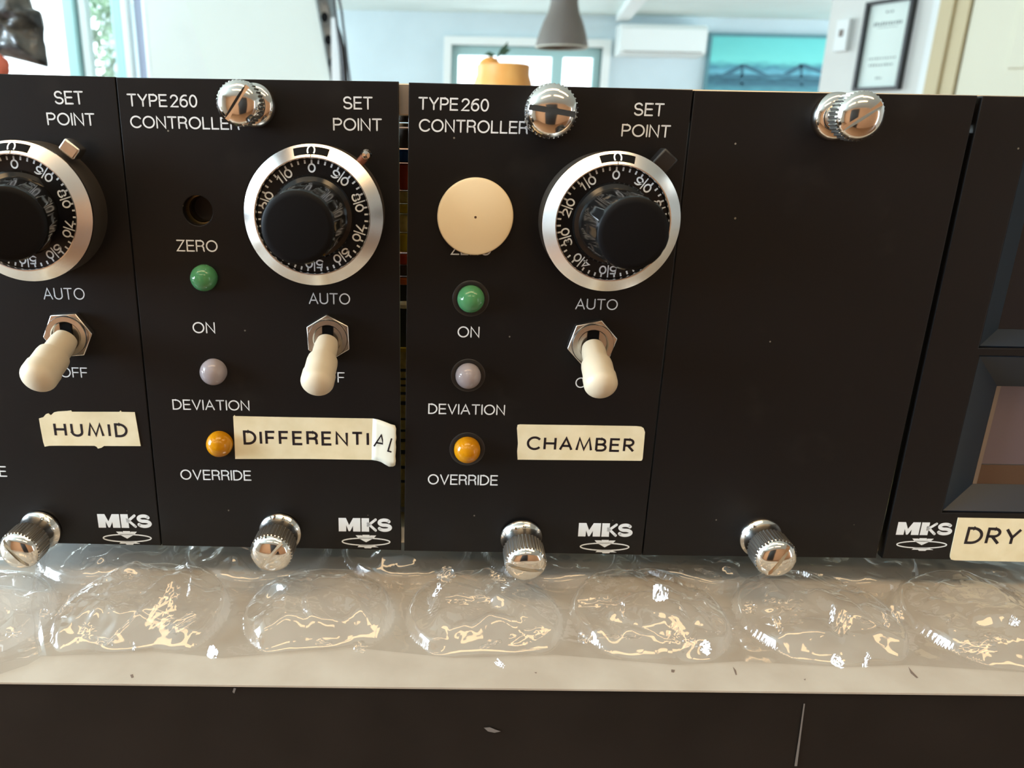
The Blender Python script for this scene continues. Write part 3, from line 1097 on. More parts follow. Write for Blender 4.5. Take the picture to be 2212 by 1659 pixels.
# ------------------------------------------------------------------ bench
e0, e1 = at_z(0, 1474, ZT), at_z(2212, 1500, ZT)
yf = (e0.y + e1.y) / 2
bx0, bx1 = -.75, .95
sl = (e1.y - e0.y) / (e1.x - e0.x)
FL = -1.30
bench = thing('work_bench', Vector((0.1, .2, FL)), 'bench with a beige top and black front under the rack', 'bench')
yl, yr = e0.y + sl * (bx0 - e0.x), e0.y + sl * (bx1 - e0.x)
MB().prism([(bx0, yl), (bx1, yr), (bx1, .45), (bx0, .45)], ZT - .0005, ZT).build('bench_top', M['table_top'], I4, bench, 0)
MB().prism([(bx0, yl + .0006), (bx1, yr + .0006), (bx1, .45), (bx0, .45)], FL, ZT - .0005).build('black_front', M['table_front'], I4, bench, 0)


def front_pt(px, py):
    n = Vector((-sl, 1, 0)).normalized()
    return at_plane(px, py, Vector((e0.x, e0.y + .0003, 0)), n)


for poly in ([(1045, 1572), (1058, 1571), (1070, 1576), (1082, 1580), (1068, 1583), (1054, 1580)],
             [(1736, 1520), (1739, 1520), (1730, 1590), (1722, 1655), (1716, 1655), (1726, 1590)],
             [(505, 1486), (510, 1487), (506, 1498), (502, 1495)]):
    b = MB()
    b.face([front_pt(*p) for p in poly])
    b.build('paint_scuff', M['scratch'], I4, bench, 0)

for poly in ([(1583, 1440), (1590, 1448), (1592, 1458), (1589, 1458), (1586, 1450)], [(1962, 1440), (1970, 1450), (1984, 1464), (1980, 1465), (1967, 1454)],
             [(1154, 1452), (1160, 1452), (1158, 1455)], [(1450, 1446), (1458, 1447), (1456, 1453), (1450, 1452)], [(1736, 1467), (1741, 1466), (1739, 1470)], [(281, 1458), (287, 1456), (289, 1463), (284, 1465)]):
    b = MB()
    b.face([at_z(x, y, ZT + .00004) for x, y in poly])
    b.build('dark_mark', M['edge_mark'], I4, bench, 0)

# ------------------------------------------------------------------ bubble wrap
wrap = None


def smooth01(x):
    x = max(0, min(1, x))
    return x * x * (3 - 2 * x)


cent = []
for cx_, cy_, rx in [(-60, 1325, 165), (310, 1318, 180), (690, 1318, 160), (1045, 1325, 168), (1402, 1325, 168), (1766, 1330, 172), (2130, 1335, 172)]:
    p = at_z(cx_, cy_, ZT + 2 * MM)
    r = rx * (p - CAM).dot(CF) / FPX
    cent.append((p.x, p.y, r, 8.5 * MM))
dy = .036
for i in range(len(cent) - 1):
    cent.append(((cent[i][0] + cent[i + 1][0]) / 2, (cent[i][1] + cent[i + 1][1]) / 2 + dy, cent[i][2], 7.5 * MM))
p_edge = [at_z(x, y, ZT) for x, y in [(-90, 1490), (60, 1440), (90, 1422), (330, 1410), (480, 1425), (760, 1402), (980, 1425), (1200, 1418), (1460, 1440), (1600, 1432), (1830, 1445), (1960, 1440), (2300, 1462)]]


def edge_y(x):
    for a, c in zip(p_edge, p_edge[1:]):
        if a.x <= x <= c.x:
            return a.y + (c.y - a.y) * (x - a.x) / (c.x - a.x)
    return p_edge[0].y if x < p_edge[0].x else p_edge[-1].y


def crease(x, y, s, seed):
    v = Vector((x * s, y * s, seed))
    d = noise.voronoi(v)[0]
    return max(0.0, 1 - (d[1] - d[0]) * 2.2)


def wrap_h(x, y):
    h = 0.0
    inb = 0.0
    for bx, by, r, hh in cent:
        d = math.hypot(x - bx, y - by) / r
        if d < 1:
            k = (1 - d * d) ** .42 * hh
            if k > h:
                h = k
                inb = smooth01((1 - d) * 4)
    n1 = noise.noise(Vector((x * 55, y * 55, 1.7)))
    n2 = noise.noise(Vector((x * 150, y * 150, 4.1)))
    h *= 1 + .26 * n1
    cr1 = crease(x + .003 * n2, y + .003 * n1, 62, 2.3)
    cr2 = crease(x, y, 170, 9.1) * max(0, noise.noise(Vector((x * 30, y * 30, 8.0))) + .1)
    fl = noise.fractal(Vector((x * 260, y * 260, 3)), 1.0, 2.0, 3)
    h += inb * (cr1 * -2.0 + cr2 * 2.6 + n2 * 1.3 + .28 * fl) * MM + (1 - inb) * (.28 * n2 + .25 * cr1 + .4 * max(n1, 0) + .06 * fl) * MM
    return max(h, 0.0)


b = MB()
xs0, xs1, y_back = -.105, .285, .016
nx, ny = 760, 180
rows = []
for j in range(ny + 1):
    row = []
    for i in range(nx + 1):
        x = xs0 + (xs1 - xs0) * i / nx
        ye = edge_y(x)
        y = ye + (y_back - ye) * j / ny
        h = wrap_h(x, y) * smooth01(j / (24.0 + 26 * noise.noise(Vector((x * 70, 0, 5)))))
        if y > -.006:
            h = min(h, 7.0 * MM)
        row.append((x, y, ZT + .0005 + h))
    rows.append(row)
b.grid(rows)
wrap = b.build('bubble_wrap', M['film'], I4, None, 60)
tag(wrap, 'sheet of clear large-bubble packing film lying in front of the black modules', 'bubble wrap')
# raised film folds added as highlights, each turned to mirror a lamp or window
SUN = {'w': Vector((-2.25, -.35, .55)), 'g': Vector((.10, -.33, LAMP_Z)), 'h': Vector((-.50, -.40, LAMP_Z)), 'k': Vector((.72, -.45, LAMP_Z))}
rnd = random.Random(11)
for px, py, wpx, hpx, rot, src in [(1427, 1283, 52, 48, 10, 'w'), (1525, 1402, 40, 26, 40, 'w'), (290, 1400, 14, 24, 0, 'w'), (460, 1412, 44, 34, 20, 'w'), (1080, 1436, 40, 16, 25, 'w'),
                                   (945, 1278, 18, 40, 30, 'w'), (1797, 1330, 16, 60, 15, 'w'), (1810, 1432, 44, 26, 30, 'w'), (1872, 1428, 18, 46, 20, 'w'), (2190, 1345, 30, 30, 20, 'w'), (660, 1322, 20, 12, 0, 'w'), (410, 1270, 10, 60, 5, 'w'),
                                   (350, 1330, 46, 60, 20, 'g'), (372, 1285, 30, 44, 10, 'g'), (395, 1350, 30, 34, 60, 'h'), (190, 1366, 34, 26, 20, 'g'), (225, 1388, 44, 16, 10, 'h'), (280, 1245, 24, 12, 30, 'g'), (240, 1315, 12, 10, 0, 'g'), (140, 1310, 10, 50, 25, 'h'), (100, 1330, 30, 16, 10, 'g'), (30, 1370, 30, 18, 20, 'h'),
                                   (270, 1355, 10, 70, 40, 'g'), (1010, 1296, 96, 22, 2, 'g'), (965, 1245, 36, 30, 40, 'h'), (1075, 1250, 40, 16, 30, 'g'), (1140, 1376, 80, 26, -20, 'g'), (1060, 1395, 50, 10, -15, 'h'), (1295, 1305, 92, 20, 3, 'g'), (1345, 1322, 12, 36, 0, 'g'), (1330, 1378, 110, 9, 4, 'g'), (1262, 1382, 30, 20, 20, 'h'),
                                   (1455, 1372, 26, 36, 30, 'k'), (1490, 1392, 30, 24, 10, 'g'), (1620, 1315, 24, 26, 30, 'g'), (1690, 1302, 84, 9, 6, 'g'), (1705, 1318, 70, 8, 8, 'k'), (1680, 1350, 16, 36, 0, 'g'), (1822, 1348, 28, 46, 30, 'g'), (1870, 1345, 60, 9, 28, 'k'), (1912, 1342, 14, 32, 10, 'k'), (1938, 1330, 22, 34, 0, 'g'),
                                   (2110, 1402, 70, 26, 8, 'g'), (2150, 1380, 44, 14, 20, 'k'), (2050, 1345, 14, 12, 0, 'g'), (1530, 1240, 60, 9, 20, 'k'), (1460, 1232, 30, 12, 30, 'g'), (2150, 1240, 40, 14, 20, 'g'), (700, 1392, 36, 14, 5, 'g'), (560, 1380, 12, 22, 10, 'h'), (780, 1400, 26, 20, 30, 'g')]:
    p = at_z(px, py, ZT + .004)
    for _ in range(4):
        p = at_z(px, py, ZT + .0009 + wrap_h(p.x, p.y))
    nrm = ((CAM - p).normalized() + (SUN[src] - p).normalized()).normalized()
    px_m = (p - CAM).dot(CF) / FPX
    ux = (CR * math.cos(math.radians(rot)) - CU * math.sin(math.radians(rot)))
    ux = (ux - nrm * ux.dot(nrm)).normalized()
    uy = nrm.cross(ux)
    k_ = 1 / max(.35, abs(uy.dot(CU)))
    n_u, n_v = 13, 9
    if src == 'w':
        wpx, hpx = wpx * .7, hpx * .75
    sd_ = rnd.uniform(0, 50)
    grid_ = []
    for a_ in range(n_u):
        col_ = []
        for c_ in range(n_v):
            u = (a_ / (n_u - 1) - .5) * wpx * px_m
            v = (c_ / (n_v - 1) - .5) * hpx * px_m * k_ * (1 - .6 * abs(a_ / (n_u - 1) - .35))
            jit = px_m * 2.0
            q_ = Vector((a_ * .42 + sd_, c_ * .30, sd_))
            dz = (1 - abs(noise.noise(q_ * 1.3)) * 2) * 3.2 + noise.noise(q_ * 3.1) * 1.4
            col_.append(p + ux * (u + rnd.uniform(-1, 1) * jit * .6) + uy * (v + rnd.uniform(-1, 1) * jit * .6) + nrm * (dz * px_m * (1.0 if src != 'w' else .5)) + Vector((0, 0, .0003)))
        grid_.append(col_)
    b = MB()
    b.grid(grid_)
    b.build('glint_crinkle', M['film'], I4, wrap, 60)
# folded-up flap at the left
b = MB()
rows = []
for k in range(13):
    t_ = k / 12
    foot = at_z(100 - 18 * math.sin(t_ * 3) - 12 * t_ + (8 if k == 0 else 0), 1212 + 205 * t_, ZT + .0012)
    hgt = .011 * math.sin(PI * min(1, .12 + t_ * .95)) + .001
    rows.append([foot + Vector((.0035 * q * q - .0012 * q + .0006 * noise.noise(Vector((t_ * 9, q * 4, 2))), -.001 * q, hgt * q)) for q in [s_ / 8 for s_ in range(9)]])
b.grid(rows)
b.build('folded_flap', M['film'], I4, wrap, 60)

# ------------------------------------------------------------------ the room behind
def wall_mat(name, col, rough=.85):
    return add_noise(mat(name, col, rough), 3, tuple(c * .97 for c in col[:3]) + (1,), tuple(min(1, c * 1.03) for c in col[:3]) + (1,), 3, .05, .002)


M['wall_blue'] = wall_mat('pale_blue_wall', lin(205, 222, 228))
M['ceiling'] = wall_mat('pale_ceiling', lin(222, 236, 232))
M['wall_white'] = wall_mat('white_wall', lin(226, 228, 222))
M['wall_tan'] = wall_mat('tan_wall', lin(205, 150, 108))
M['floor'] = add_noise(mat('oak_floor', lin(150, 105, 70), .4), 4, lin(120, 82, 54), lin(165, 118, 80), 5, stretch=(1, 12, 1))
M['trim_white'] = mat('white_trim', lin(236, 242, 240), .5)
M['trim_cream'] = mat('cream_trim', lin(208, 192, 152), .5)
M['door_cream'] = mat('cream_door', lin(226, 222, 198), .5)
M['teal_frame'] = mat('pale_teal_window_frame', lin(170, 208, 208), .5)
M['glass'] = film_material()
M['glass'].name = 'window_glass'
for nd in M['glass'].node_tree.nodes:
    if nd.type == 'MATH' and nd.operation == 'MULTIPLY_ADD':
        nd.inputs[1].default_value = .3
        nd.inputs[2].default_value = .02
    if nd.type == 'MIX_SHADER' and not nd.inputs[0].is_linked:
        nd.inputs[0].default_value = 0

YB = 6.6
CEIL = at(1000, 27, YB).z


def struct(o):
    o['kind'] = 'structure'
    return o


def wall_with_opening(name, x0, x1, z0, z1, y0, y1, hx0, hx1, hz0, hz1, m_):
    b = MB()
    b.box(x0, hx0, y0, y1, z0, z1)
    b.box(hx1, x1, y0, y1, z0, z1)
    b.box(hx0, hx1, y0, y1, z0, hz0)
    b.box(hx0, hx1, y0, y1, hz1, z1)
    return struct(b.build(name, m_, I4, None, 0))


XL, XR, YR = -2.6, 4.6, -3.0
struct(MB().box(XL - .2, XR + .2, YR - .1, YB + .3, FL - .1, FL).build('floor', M['floor'], I4, None, 0))
struct(MB().box(XL - .2, XR + .2, YR - .1, YB + .3, CEIL, CEIL + .1).build('ceiling', M['ceiling'], I4, None, 0))
# back wall with its window
wl, wr_ = at(975, 100, YB), at(1302, 105, YB)
wz1 = at(1140, 100, YB).z
wz0 = wz1 - 1.25
wall_with_opening('wall_back', XL, XR, FL, CEIL, YB, YB + .2, wl.x, wr_.x, wz0, wz1, M['wall_blue'])
win = thing('window_1', Vector((wl.x, YB, wz0)), 'white-framed window at the back of the room behind the orange pot', 'window')
struct(win)
tk = .06
b = MB()
b.box(wl.x - tk, wl.x, YB - .03, YB + .05, wz0 - tk, wz1 + tk)
b.box(wr_.x, wr_.x + tk, YB - .03, YB + .05, wz0 - tk, wz1 + tk)
b.box(wl.x, wr_.x, YB - .03, YB + .05, wz1, wz1 + tk)
b.box(wl.x, wr_.x, YB - .05, YB + .05, wz0 - tk, wz0)
b.build('window_frame', M['trim_white'], I4, win, 0)
sash_top = at(1100, 120, YB).z
mx0, mx1 = at(1193, 150, YB).x, at(1217, 150, YB).x
sx0, sx1 = at(990, 150, YB).x, at(1282, 150, YB).x
b = MB()
b.box(wl.x, sx0, YB + .04, YB + .10, wz0, wz1)
b.box(sx1, wr_.x, YB + .04, YB + .10, wz0, wz1)
b.box(sx0, sx1, YB + .04, YB + .10, sash_top, wz1)
b.box(mx0, mx1, YB + .04, YB + .10, wz0, sash_top)
b.build('sash', M['teal_frame'], I4, win, 0)
MB().box(sx0, mx0, YB + .06, YB + .066, wz0, sash_top).build('pane', M['glass'], I4, win, 0)
MB().box(mx1, sx1, YB + .06, YB + .066, wz0, sash_top).build('pane', M['glass'], I4, win, 0)

# sloping ceiling beam above the air conditioner
p1, p2 = at(1345, 27, YB - .05), at(1420, -8, 4.6)
b = MB()
p1.z = p2.z = CEIL - .02
b.grid([[p1 + Vector((-.05, 0, .03)), p1 + Vector((.05, 0, .03)), p1 + Vector((.05, 0, -.03)), p1 + Vector((-.05, 0, -.03))],
        [p2 + Vector((-.05, 0, .03)), p2 + Vector((.05, 0, .03)), p2 + Vector((.05, 0, -.03)), p2 + Vector((-.05, 0, -.03))]], True, True, True)
struct(b.build('trim_1', M['trim_white'], I4, None, 0))

# left wall (with a window) and the wall behind the camera
YL = 3.1
pl0, pl1 = at(52, 80, YL), at(318, 80, YL)
wall_with_opening('wall_left', XL, at(690, 80, YL).x, FL, CEIL, YL, YL + .15, at(-160, 80, YL).x, at(322, 80, YL).x, at(100, 230, YL).z, CEIL - .08, M['wall_white'])
wn2 = thing('window_2', Vector((pl0.x, YL, at(100, 230, YL).z)), 'bright window with pale teal frames at the upper left', 'window')
struct(wn2)
zb, zt2 = at(100, 230, YL).z, CEIL - .08


def vbar(px0, px1, y0, y1, name, m_, z0=None, z1=None):
    return MB().box(at(px0, 80, YL).x, at(px1, 80, YL).x, YL + y0, YL + y1, z0 or zb, z1 or zt2).build(name, m_, I4, wn2, 0, .006)


vbar(133, 160, .02, .10, 'mullion', M['teal_frame'])
vbar(165, 182, .04, .09, 'mullion', M['trim_white'])
vbar(240, 262, .02, .10, 'mullion', M['teal_frame'])
vbar(264, 278, .01, .06, 'casement_stay', M['trim_white'])
vbar(282, 310, .06, .14, 'reveal', mat('lilac_grey_reveal', lin(178, 184, 205), .6))
vbar(311, 322, .0, .10, 'window_frame', M['trim_white'])
MB().box(at(-160, 80, YL).x, at(133, 80, YL).x, YL + .06, YL + .066, zb, zt2).build('pane', M['glass'], I4, wn2, 0)
MB().box(at(182, 80, YL).x, at(240, 80, YL).x, YL + .06, YL + .066, zb, zt2).build('pane', M['glass'], I4, wn2, 0)
# shrub outside that window
lf = mat('pale_foliage', lin(84, 110, 84), .8)
b = MB()
for k in range(420):
    c = at(random.uniform(170, 262), random.uniform(-20, 240), 5.0 + random.uniform(-.4, .4))
    a1 = Vector((random.uniform(-1, 1), random.uniform(-.4, .4), random.uniform(-1, 1))).normalized() * random.uniform(.02, .05)
    a2 = Vector((random.uniform(-1, 1), random.uniform(-1, 1), random.uniform(-1, 1))).cross(a1).normalized() * random.uniform(.01, .02)
    b.face([c - a1, c + a2, c + a1, c - a2])
tag(b.build('shrub', lf, I4, None, 0), 'pale green shrub outside the window at the upper left', 'shrub')

# side wall of the near room with a window, wall behind the camera
wall_y = MB()
wall_y.box(XL - .1, XL, YR, -1.0, FL, CEIL)
wall_y.box(XL - .1, XL, .35, YL, FL, CEIL)
wall_y.box(XL - .1, XL, -1.0, .35, FL, -.15)
wall_y.box(XL - .1, XL, -1.0, .35, 1.25, CEIL)
struct(wall_y.build('wall_side', M['wall_white'], I4, None, 0))
struct(MB().box(XL, -.55, YR - .1, YR, FL, CEIL).box(.65, XR, YR - .1, YR, FL, CEIL).box(-.55, .65, YR - .1, YR, CEIL - .12, CEIL).build('wall_rear', M['wall_tan'], I4, None, 0))
struct(MB().box(-.55, .65, YR - .10, YR - .05, FL, CEIL - .12).build('dark_reflection_slab', mat('dark_reflection_paint', (.02, .016, .014, 1), .4), I4, None, 0))  # unseen dark slab added for the screws to reflect

# right wall, seen at a slant
P0 = at(1783, 100, 3.4)
ang = math.radians(-24)
dw = Vector((math.sin(ang), math.cos(ang), 0))     # towards the far end
nw = Vector((-dw.y, dw.x, 0))
if nw.dot(CAM - P0) < 0:
    nw = -nw


def rw(px, py, off=0.0):
    return at_plane(px, py, P0 + nw * off, nw)


def rbox(pa, pb, off0, off1, name, m_, parent=None, bevel=0.0, z0=None, z1=None):
    """box on the slanted wall between two wall points, off0..off1 proud of it"""
    sa, sb = (pa - P0).dot(dw), (pb - P0).dot(dw)
    za, zc = z0 if z0 is not None else min(pa.z, pb.z), z1 if z1 is not None else max(pa.z, pb.z)
    w = Matrix((dw, nw, Vector((0, 0, 1)))).transposed().to_4x4()
    w.translation = Vector((P0.x, P0.y, 0))
    return MB().box(min(sa, sb), max(sa, sb), off0, off1, za, zc).build(name, m_, w, parent, 0, bevel)


near = P0 - dw * 6.2
struct(rbox(P0, near, -.12, 0, 'wall_right', M['wall_white'], None, 0, FL, CEIL))
# door with casing
dr = thing('door_1', rw(2100, 150), 'cream door in a tan casing at the upper right', 'door')
struct(dr)
rbox(rw(2025, 100), rw(2056, 100), 0, .035, 'casing', M['trim_cream'], dr, .006, FL, CEIL - .05)
rbox(rw(2056, 100), rw(2086, 100), 0, .022, 'casing', M['trim_cream'], dr, .004, FL, CEIL - .05)
rbox(rw(2089, 100), rw(2420, 100), 0, .012, 'door_leaf', M['door_cream'], dr, .003, FL, CEIL - .12)
zpan = rw(2190, 150).z
rbox(rw(2192, 100), rw(2360, 100), .012, .024, 'raised_panel', M['door_cream'], dr, .008, zpan, CEIL - .3)
struct(rbox(rw(2002, 100), rw(2024, 100), 0, .012, 'trim_2', M['trim_white'], None, .004, FL, CEIL - .02))

# framed certificate
fr = thing('framed_certificate', rw(1900, 190), 'black framed certificate hanging on the slanted white wall', 'picture frame')
pa, pb = rw(1872, 95), rw(1960, 95)
ztop, zbot = rw(1888, 13).z, rw(1861, 190).z
rbox(pa, pb, .002, .010, 'paper', mat('certificate_paper', lin(226, 240, 232), .6), fr, 0, zbot, ztop)
fw = .013
sa = (pa - P0).dot(dw)
sb = (pb - P0).dot(dw)
wfr = Matrix((dw, nw, Vector((0, 0, 1)))).transposed().to_4x4()
wfr.translation = Vector((P0.x, P0.y, 0))
s0, s1 = min(sa, sb), max(sa, sb)
MB().box(s0 - fw, s0, 0, .03, zbot - fw, ztop + fw).box(s1, s1 + fw, 0, .03, zbot - fw, ztop + fw).box(s0, s1, 0, .03, ztop, ztop + fw).box(s0, s1, 0, .03, zbot - fw, zbot).build('frame', M['black_plastic'], wfr, fr, 0, .003)
print_ink = mat('grey_print', lin(120, 132, 130), .6)
hgt = ztop - zbot
wid = s1 - s0
for (u0, u1, v, th) in [(.40, .60, .90, .03), (.15, .85, .765, .05), (.25, .75, .72, .012), (.15, .85, .35, .025), (.2, .8, .27, .03), (.42, .58, .11, .03)]:
    b = MB()
    n_ = max(3, int((u1 - u0) * 16))
    for k in range(n_):
        ua = u0 + (u1 - u0) * k / n_
        ub = ua + (u1 - u0) / n_ * .6
        b.box(s0 + wid * (1 - ub), s0 + wid * (1 - ua), .0101, .0106, zbot + hgt * (v - th / 2 * random.uniform(.5, 1)), zbot + hgt * (v + th / 2 * random.uniform(.5, 1)))
    b.build('print_line', print_ink, wfr, fr, 0)

# thermostat
th = thing('thermostat', rw(1830, 108), 'small white thermostat on the wall left of the black framed certificate', 'thermostat')
rbox(rw(1814, 75), rw(1842, 75), 0, .030, 'case', M['trim_white'], th, .006, rw(1825, 112).z, rw(1832, 42).z)
rbox(rw(1824, 75), rw(1832, 75), .030, .033, 'display', M['edge_grey'], th, 0, rw(1828, 80).z, rw(1829, 65).z)

# air conditioner
ac = thing('air_conditioner', at(1435, 120, YB - .12), 'white wall-mounted air conditioner at the back, left of the teal painting', 'air conditioner')
a0, a1 = at(1338, 120, YB - .22), at(1531, 52, YB - .22)
zb_, zt_ = at(1435, 120, YB - .22).z, at(1435, 52, YB - .22).z
w_ = a1.x - a0.x
h_ = zt_ - zb_
prof = [(0, .0), (.16, .02), (.22, .10), (.22, .85), (.19, 1.0), (0, 1.0)]
b = MB().grid([[(a0.x, YB - d_, zb_ + v * h_) for d_, v in prof], [(a1.x, YB - d_, zb_ + v * h_) for d_, v in prof]], True, True, True)
b.build('body', M['trim_white'], I4, ac, 20)
MB().box(a0.x + .03, a1.x - .03, YB - .224, YB - .219, zb_ + .10 * h_, zb_ + .13 * h_).build('air_vane', M['edge_grey'], I4, ac, 0)

# painting
pt = thing('harbour_painting', at(1655, 190, YB), 'teal landscape painting on the back wall beside the air conditioner', 'painting')
x0p, x1p = at(1537, 100, YB - .04).x, at(1830, 100, YB - .04).x
z1p = at(1650, 80, YB - .04).z
z0p = at(1650, 260, YB - .04).z
cm = mat('painted_canvas', lin(105, 205, 205), .6)
N_, L_, P_ = nodes(cm)
tc = N_.new('ShaderNodeTexCoord')
sp = N_.new('ShaderNodeSeparateXYZ')
L_.new(tc.outputs['Generated'], sp.inputs[0])
nz = N_.new('ShaderNodeTexNoise')
nz.inputs['Scale'].default_value = 9
nz.inputs['Detail'].default_value = 6
mp = N_.new('ShaderNodeMapping')
mp.inputs['Scale'].default_value = (1, 1, 3)
L_.new(tc.outputs['Generated'], mp.inputs['Vector'])
L_.new(mp.outputs['Vector'], nz.inputs['Vector'])
ad = N_.new('ShaderNodeMath')
ad.operation = 'MULTIPLY_ADD'
ad.inputs[1].default_value = .16
L_.new(nz.outputs['Fac'], ad.inputs[0])
L_.new(sp.outputs['Z'], ad.inputs[2])
cr = N_.new('ShaderNodeValToRGB')
el = cr.color_ramp.elements
el[0].position, el[0].color = .0, lin(70, 140, 150)
el[1].position, el[1].color = 1.0, lin(110, 212, 210)
for p_, c_ in [(.42, lin(90, 160, 175)), (.58, lin(40, 90, 110)), (.66, lin(110, 185, 205)), (.72, lin(70, 140, 160)), (.80, lin(120, 220, 215))]:
    e_ = el.new(p_)
    e_.color = c_
L_.new(ad.outputs[0], cr.inputs['Fac'])
L_.new(cr.outputs['Color'], P_.inputs['Base Color'])
MB().box(x0p, x1p, YB - .035, YB - .005, z0p, z1p).build('canvas', cm, I4, pt, 0)
MB().box(x0p - .02, x1p + .02, YB - .045, YB, z1p, z1p + .025).box(x0p - .02, x0p, YB - .045, YB, z0p, z1p).box(x1p, x1p + .02, YB - .045, YB, z0p, z1p).box(x0p - .02, x1p + .02, YB - .045, YB, z0p - .02, z0p).build('frame', mat('grey_teal_frame', lin(90, 140, 150), .5), I4, pt, 0)
b = MB()


def pp(px, py):
    return at(px, py, YB - .0365)


for poly in ([(1545, 160), (1780, 164), (1780, 168), (1545, 165)], [(1545, 178), (1780, 181), (1780, 186), (1545, 183)],
             [(1600, 140), (1606, 140), (1606, 186), (1600, 186)], [(1728, 140), (1734, 140), (1734, 186), (1728, 186)],
             [(1560, 160), (1602, 138), (1612, 138), (1660, 162), (1640, 160), (1606, 145), (1580, 160)], [(1690, 160), (1728, 138), (1740, 138), (1775, 152), (1775, 160), (1734, 146), (1705, 162)]):
    b.face([pp(*q) for q in poly])
b.build('painted_bridge', mat('dark_teal_paint', lin(58, 108, 128), .6), I4, pt, 0)

# pendant lamp
YP = 3.0
pdm = mat('taupe_lamp_shade', lin(120, 112, 104), .55)
pd = thing('pendant_lamp', at(1213, 105, YP), 'taupe bell-shaped pendant lamp hanging in front of the back window', 'pendant lamp')
sc_ = psize(1213, 60, YP, 1)
zc = at(1213, 104, YP).z
pc_ = at(1213, 104, YP)
prof = [(57, 0), (57, 3), (53, 20), (48, 36), (42, 52), (34, 68), (30, 84), (28, 104), (27, 125), (24, 140), (3, 146)]
b = MB().lathe([(r * sc_, z * sc_ * 1.02) for r, z in prof] + [], 64)
b.lathe([(55 * sc_, 1 * sc_), (51 * sc_, 20 * sc_), (40 * sc_, 52 * sc_), (28 * sc_, 84 * sc_), (1 * sc_, 90 * sc_)], 64)
wpd = Matrix.Translation(Vector((pc_.x, YP, zc)))
b.build('lamp_shade', pdm, wpd, pd, 50)
MB().lathe([(57.5 * sc_, 0), (57.5 * sc_, 2.5 * sc_), (54 * sc_, 2.5 * sc_), (54 * sc_, 0), (57.5 * sc_, 0)], 64).build('rim', mat('pale_rim', lin(206, 202, 184), .5), wpd, pd, 0)
MB().tube([(0, 0, 140 * sc_), (0, 0, CEIL - zc)], .006, 10).build('cord', M['black_plastic'], wpd, pd)

# orange pot with a sprig, on a shelf out of view below
YO = 1.6
po = thing('orange_pot', at(1085, 230, YO), 'orange pot holding a small green sprig, seen above the CHAMBER module', 'pot')
so = psize(1085, 180, YO, 1)
co = at(1086, 178, YO)
om = add_noise(mat('orange_glaze', lin(240, 165, 75), .5), 12, lin(232, 150, 60), lin(246, 180, 98))
b = MB().lathe([(62 * so, -95 * so), (66 * so, -60 * so), (66 * so, -20 * so), (62 * so, 0), (57 * so, 14 * so), (57 * so, 34 * so), (52 * so, 36 * so), (50 * so, 20 * so), (2 * so, 14 * so)], 64, True, True)
wpo = Matrix.Translation(co)
b.build('pot_body', om, wpo, po, 40)
b = MB()
rws = []
for i in range(9):
    th_ = PI * i / 8
    rws.append([(-30 * so + 24 * so * math.sin(th_) * math.cos(2 * PI * j / 20), 24 * so * math.sin(th_) * math.sin(2 * PI * j / 20), 32 * so + 19 * so * math.cos(th_)) for j in range(20)])
b.grid(rws, True)
b.build('orange_lump', om, wpo, po, 60)
b = MB()
for q in [((-16, 48), (-8, 66), (8, 82), (4, 64)), ((-25, 50), (-42, 55), (-32, 61), (-18, 55)), ((-6, 56), (6, 68), (14, 66), (2, 54))]:
    b.face([(x * so, -2 * so, z * so) for x, z in q])
    b.face([(x * so, 3 * so, z * so) for x, z in q])
b.tube([(-18 * so, 0, 40 * so), (-10 * so, 0, 54 * so), (8 * so, 0, 74 * so)], 1.6 * so, 8)
b.build('green_sprig', mat('dark_green_leaf', lin(48, 78, 55), .6), wpo, po, 0)
shelf_z = co.z - 95 * so
sh = thing('side_shelf', Vector((co.x, YO, FL)), 'low cabinet behind the rack under the orange pot', 'cabinet')
MB().box(co.x - .35, co.x + .35, YO - .18, YO + .18, FL, shelf_z - .02).build('cabinet_body', M['wall_tan'], I4, sh, 0)
MB().box(co.x - .37, co.x + .37, YO - .2, YO + .2, shelf_z - .02, shelf_z).build('cabinet_top', M['floor'], I4, sh, 0)

# leaning board with a perforated rail and a cable
YLB = 2.3
bd = thing('leaning_board', at(560, 230, YLB), 'pale board leaning in the background with a perforated metal edge', 'board')
q = [at(392, -30, YLB), at(676, -30, YLB), at(738, 300, YLB), at(492, 300, YLB)]
b = MB()
b.grid([[p for p in q], [p + Vector((0, .006, 0)) for p in q]], True, True, True)
b.build('board', mat('pale_board', lin(222, 230, 220), .7), I4, bd, 0)
r0, r1 = at(676, -30, YLB - .01), at(738, 300, YLB - .01)
r2, r3 = at(716, -30, YLB - .01), at(760, 300, YLB - .01)
gal = mat('galvanised_steel', (.48, .50, .50, 1), .42, .9)
rail = MB()
rail.grid([[r0, r1], [r0 + Vector((0, .05, 0)), r1 + Vector((0, .05, 0))], [r2 + Vector((0, .05, 0)), r3 + Vector((0, .05, 0))], [r2, r3]], True, True, True)
rl = rail.build('edge_rail', gal, I4, bd, 0)
for k in range(7):
    b = MB()
    t_ = .05 + k * .145
    c = r0.lerp(r1, t_).lerp(r2.lerp(r3, t_), .35) + Vector((0, -.002, 0))
    b.face([c + Vector((.011 * math.cos(a_), 0, .014 * math.sin(a_))) for a_ in [2 * PI * i / 16 for i in range(16)]])
    b.build('slot', M['hole'], I4, rl, 0)
st_ = MB()
u0, u1, u2, u3 = at(715, 38, YLB - .03), at(728, 38, YLB - .03), at(742, 300, YLB - .03), at(718, 300, YLB - .03)
st_.grid([[u0, u1, u2, u3], [p + Vector((0, .02, 0)) for p in (u0, u1, u2, u3)]], True, True, True)
st_.build('white_strip', M['trim_white'], I4, rl, 0)
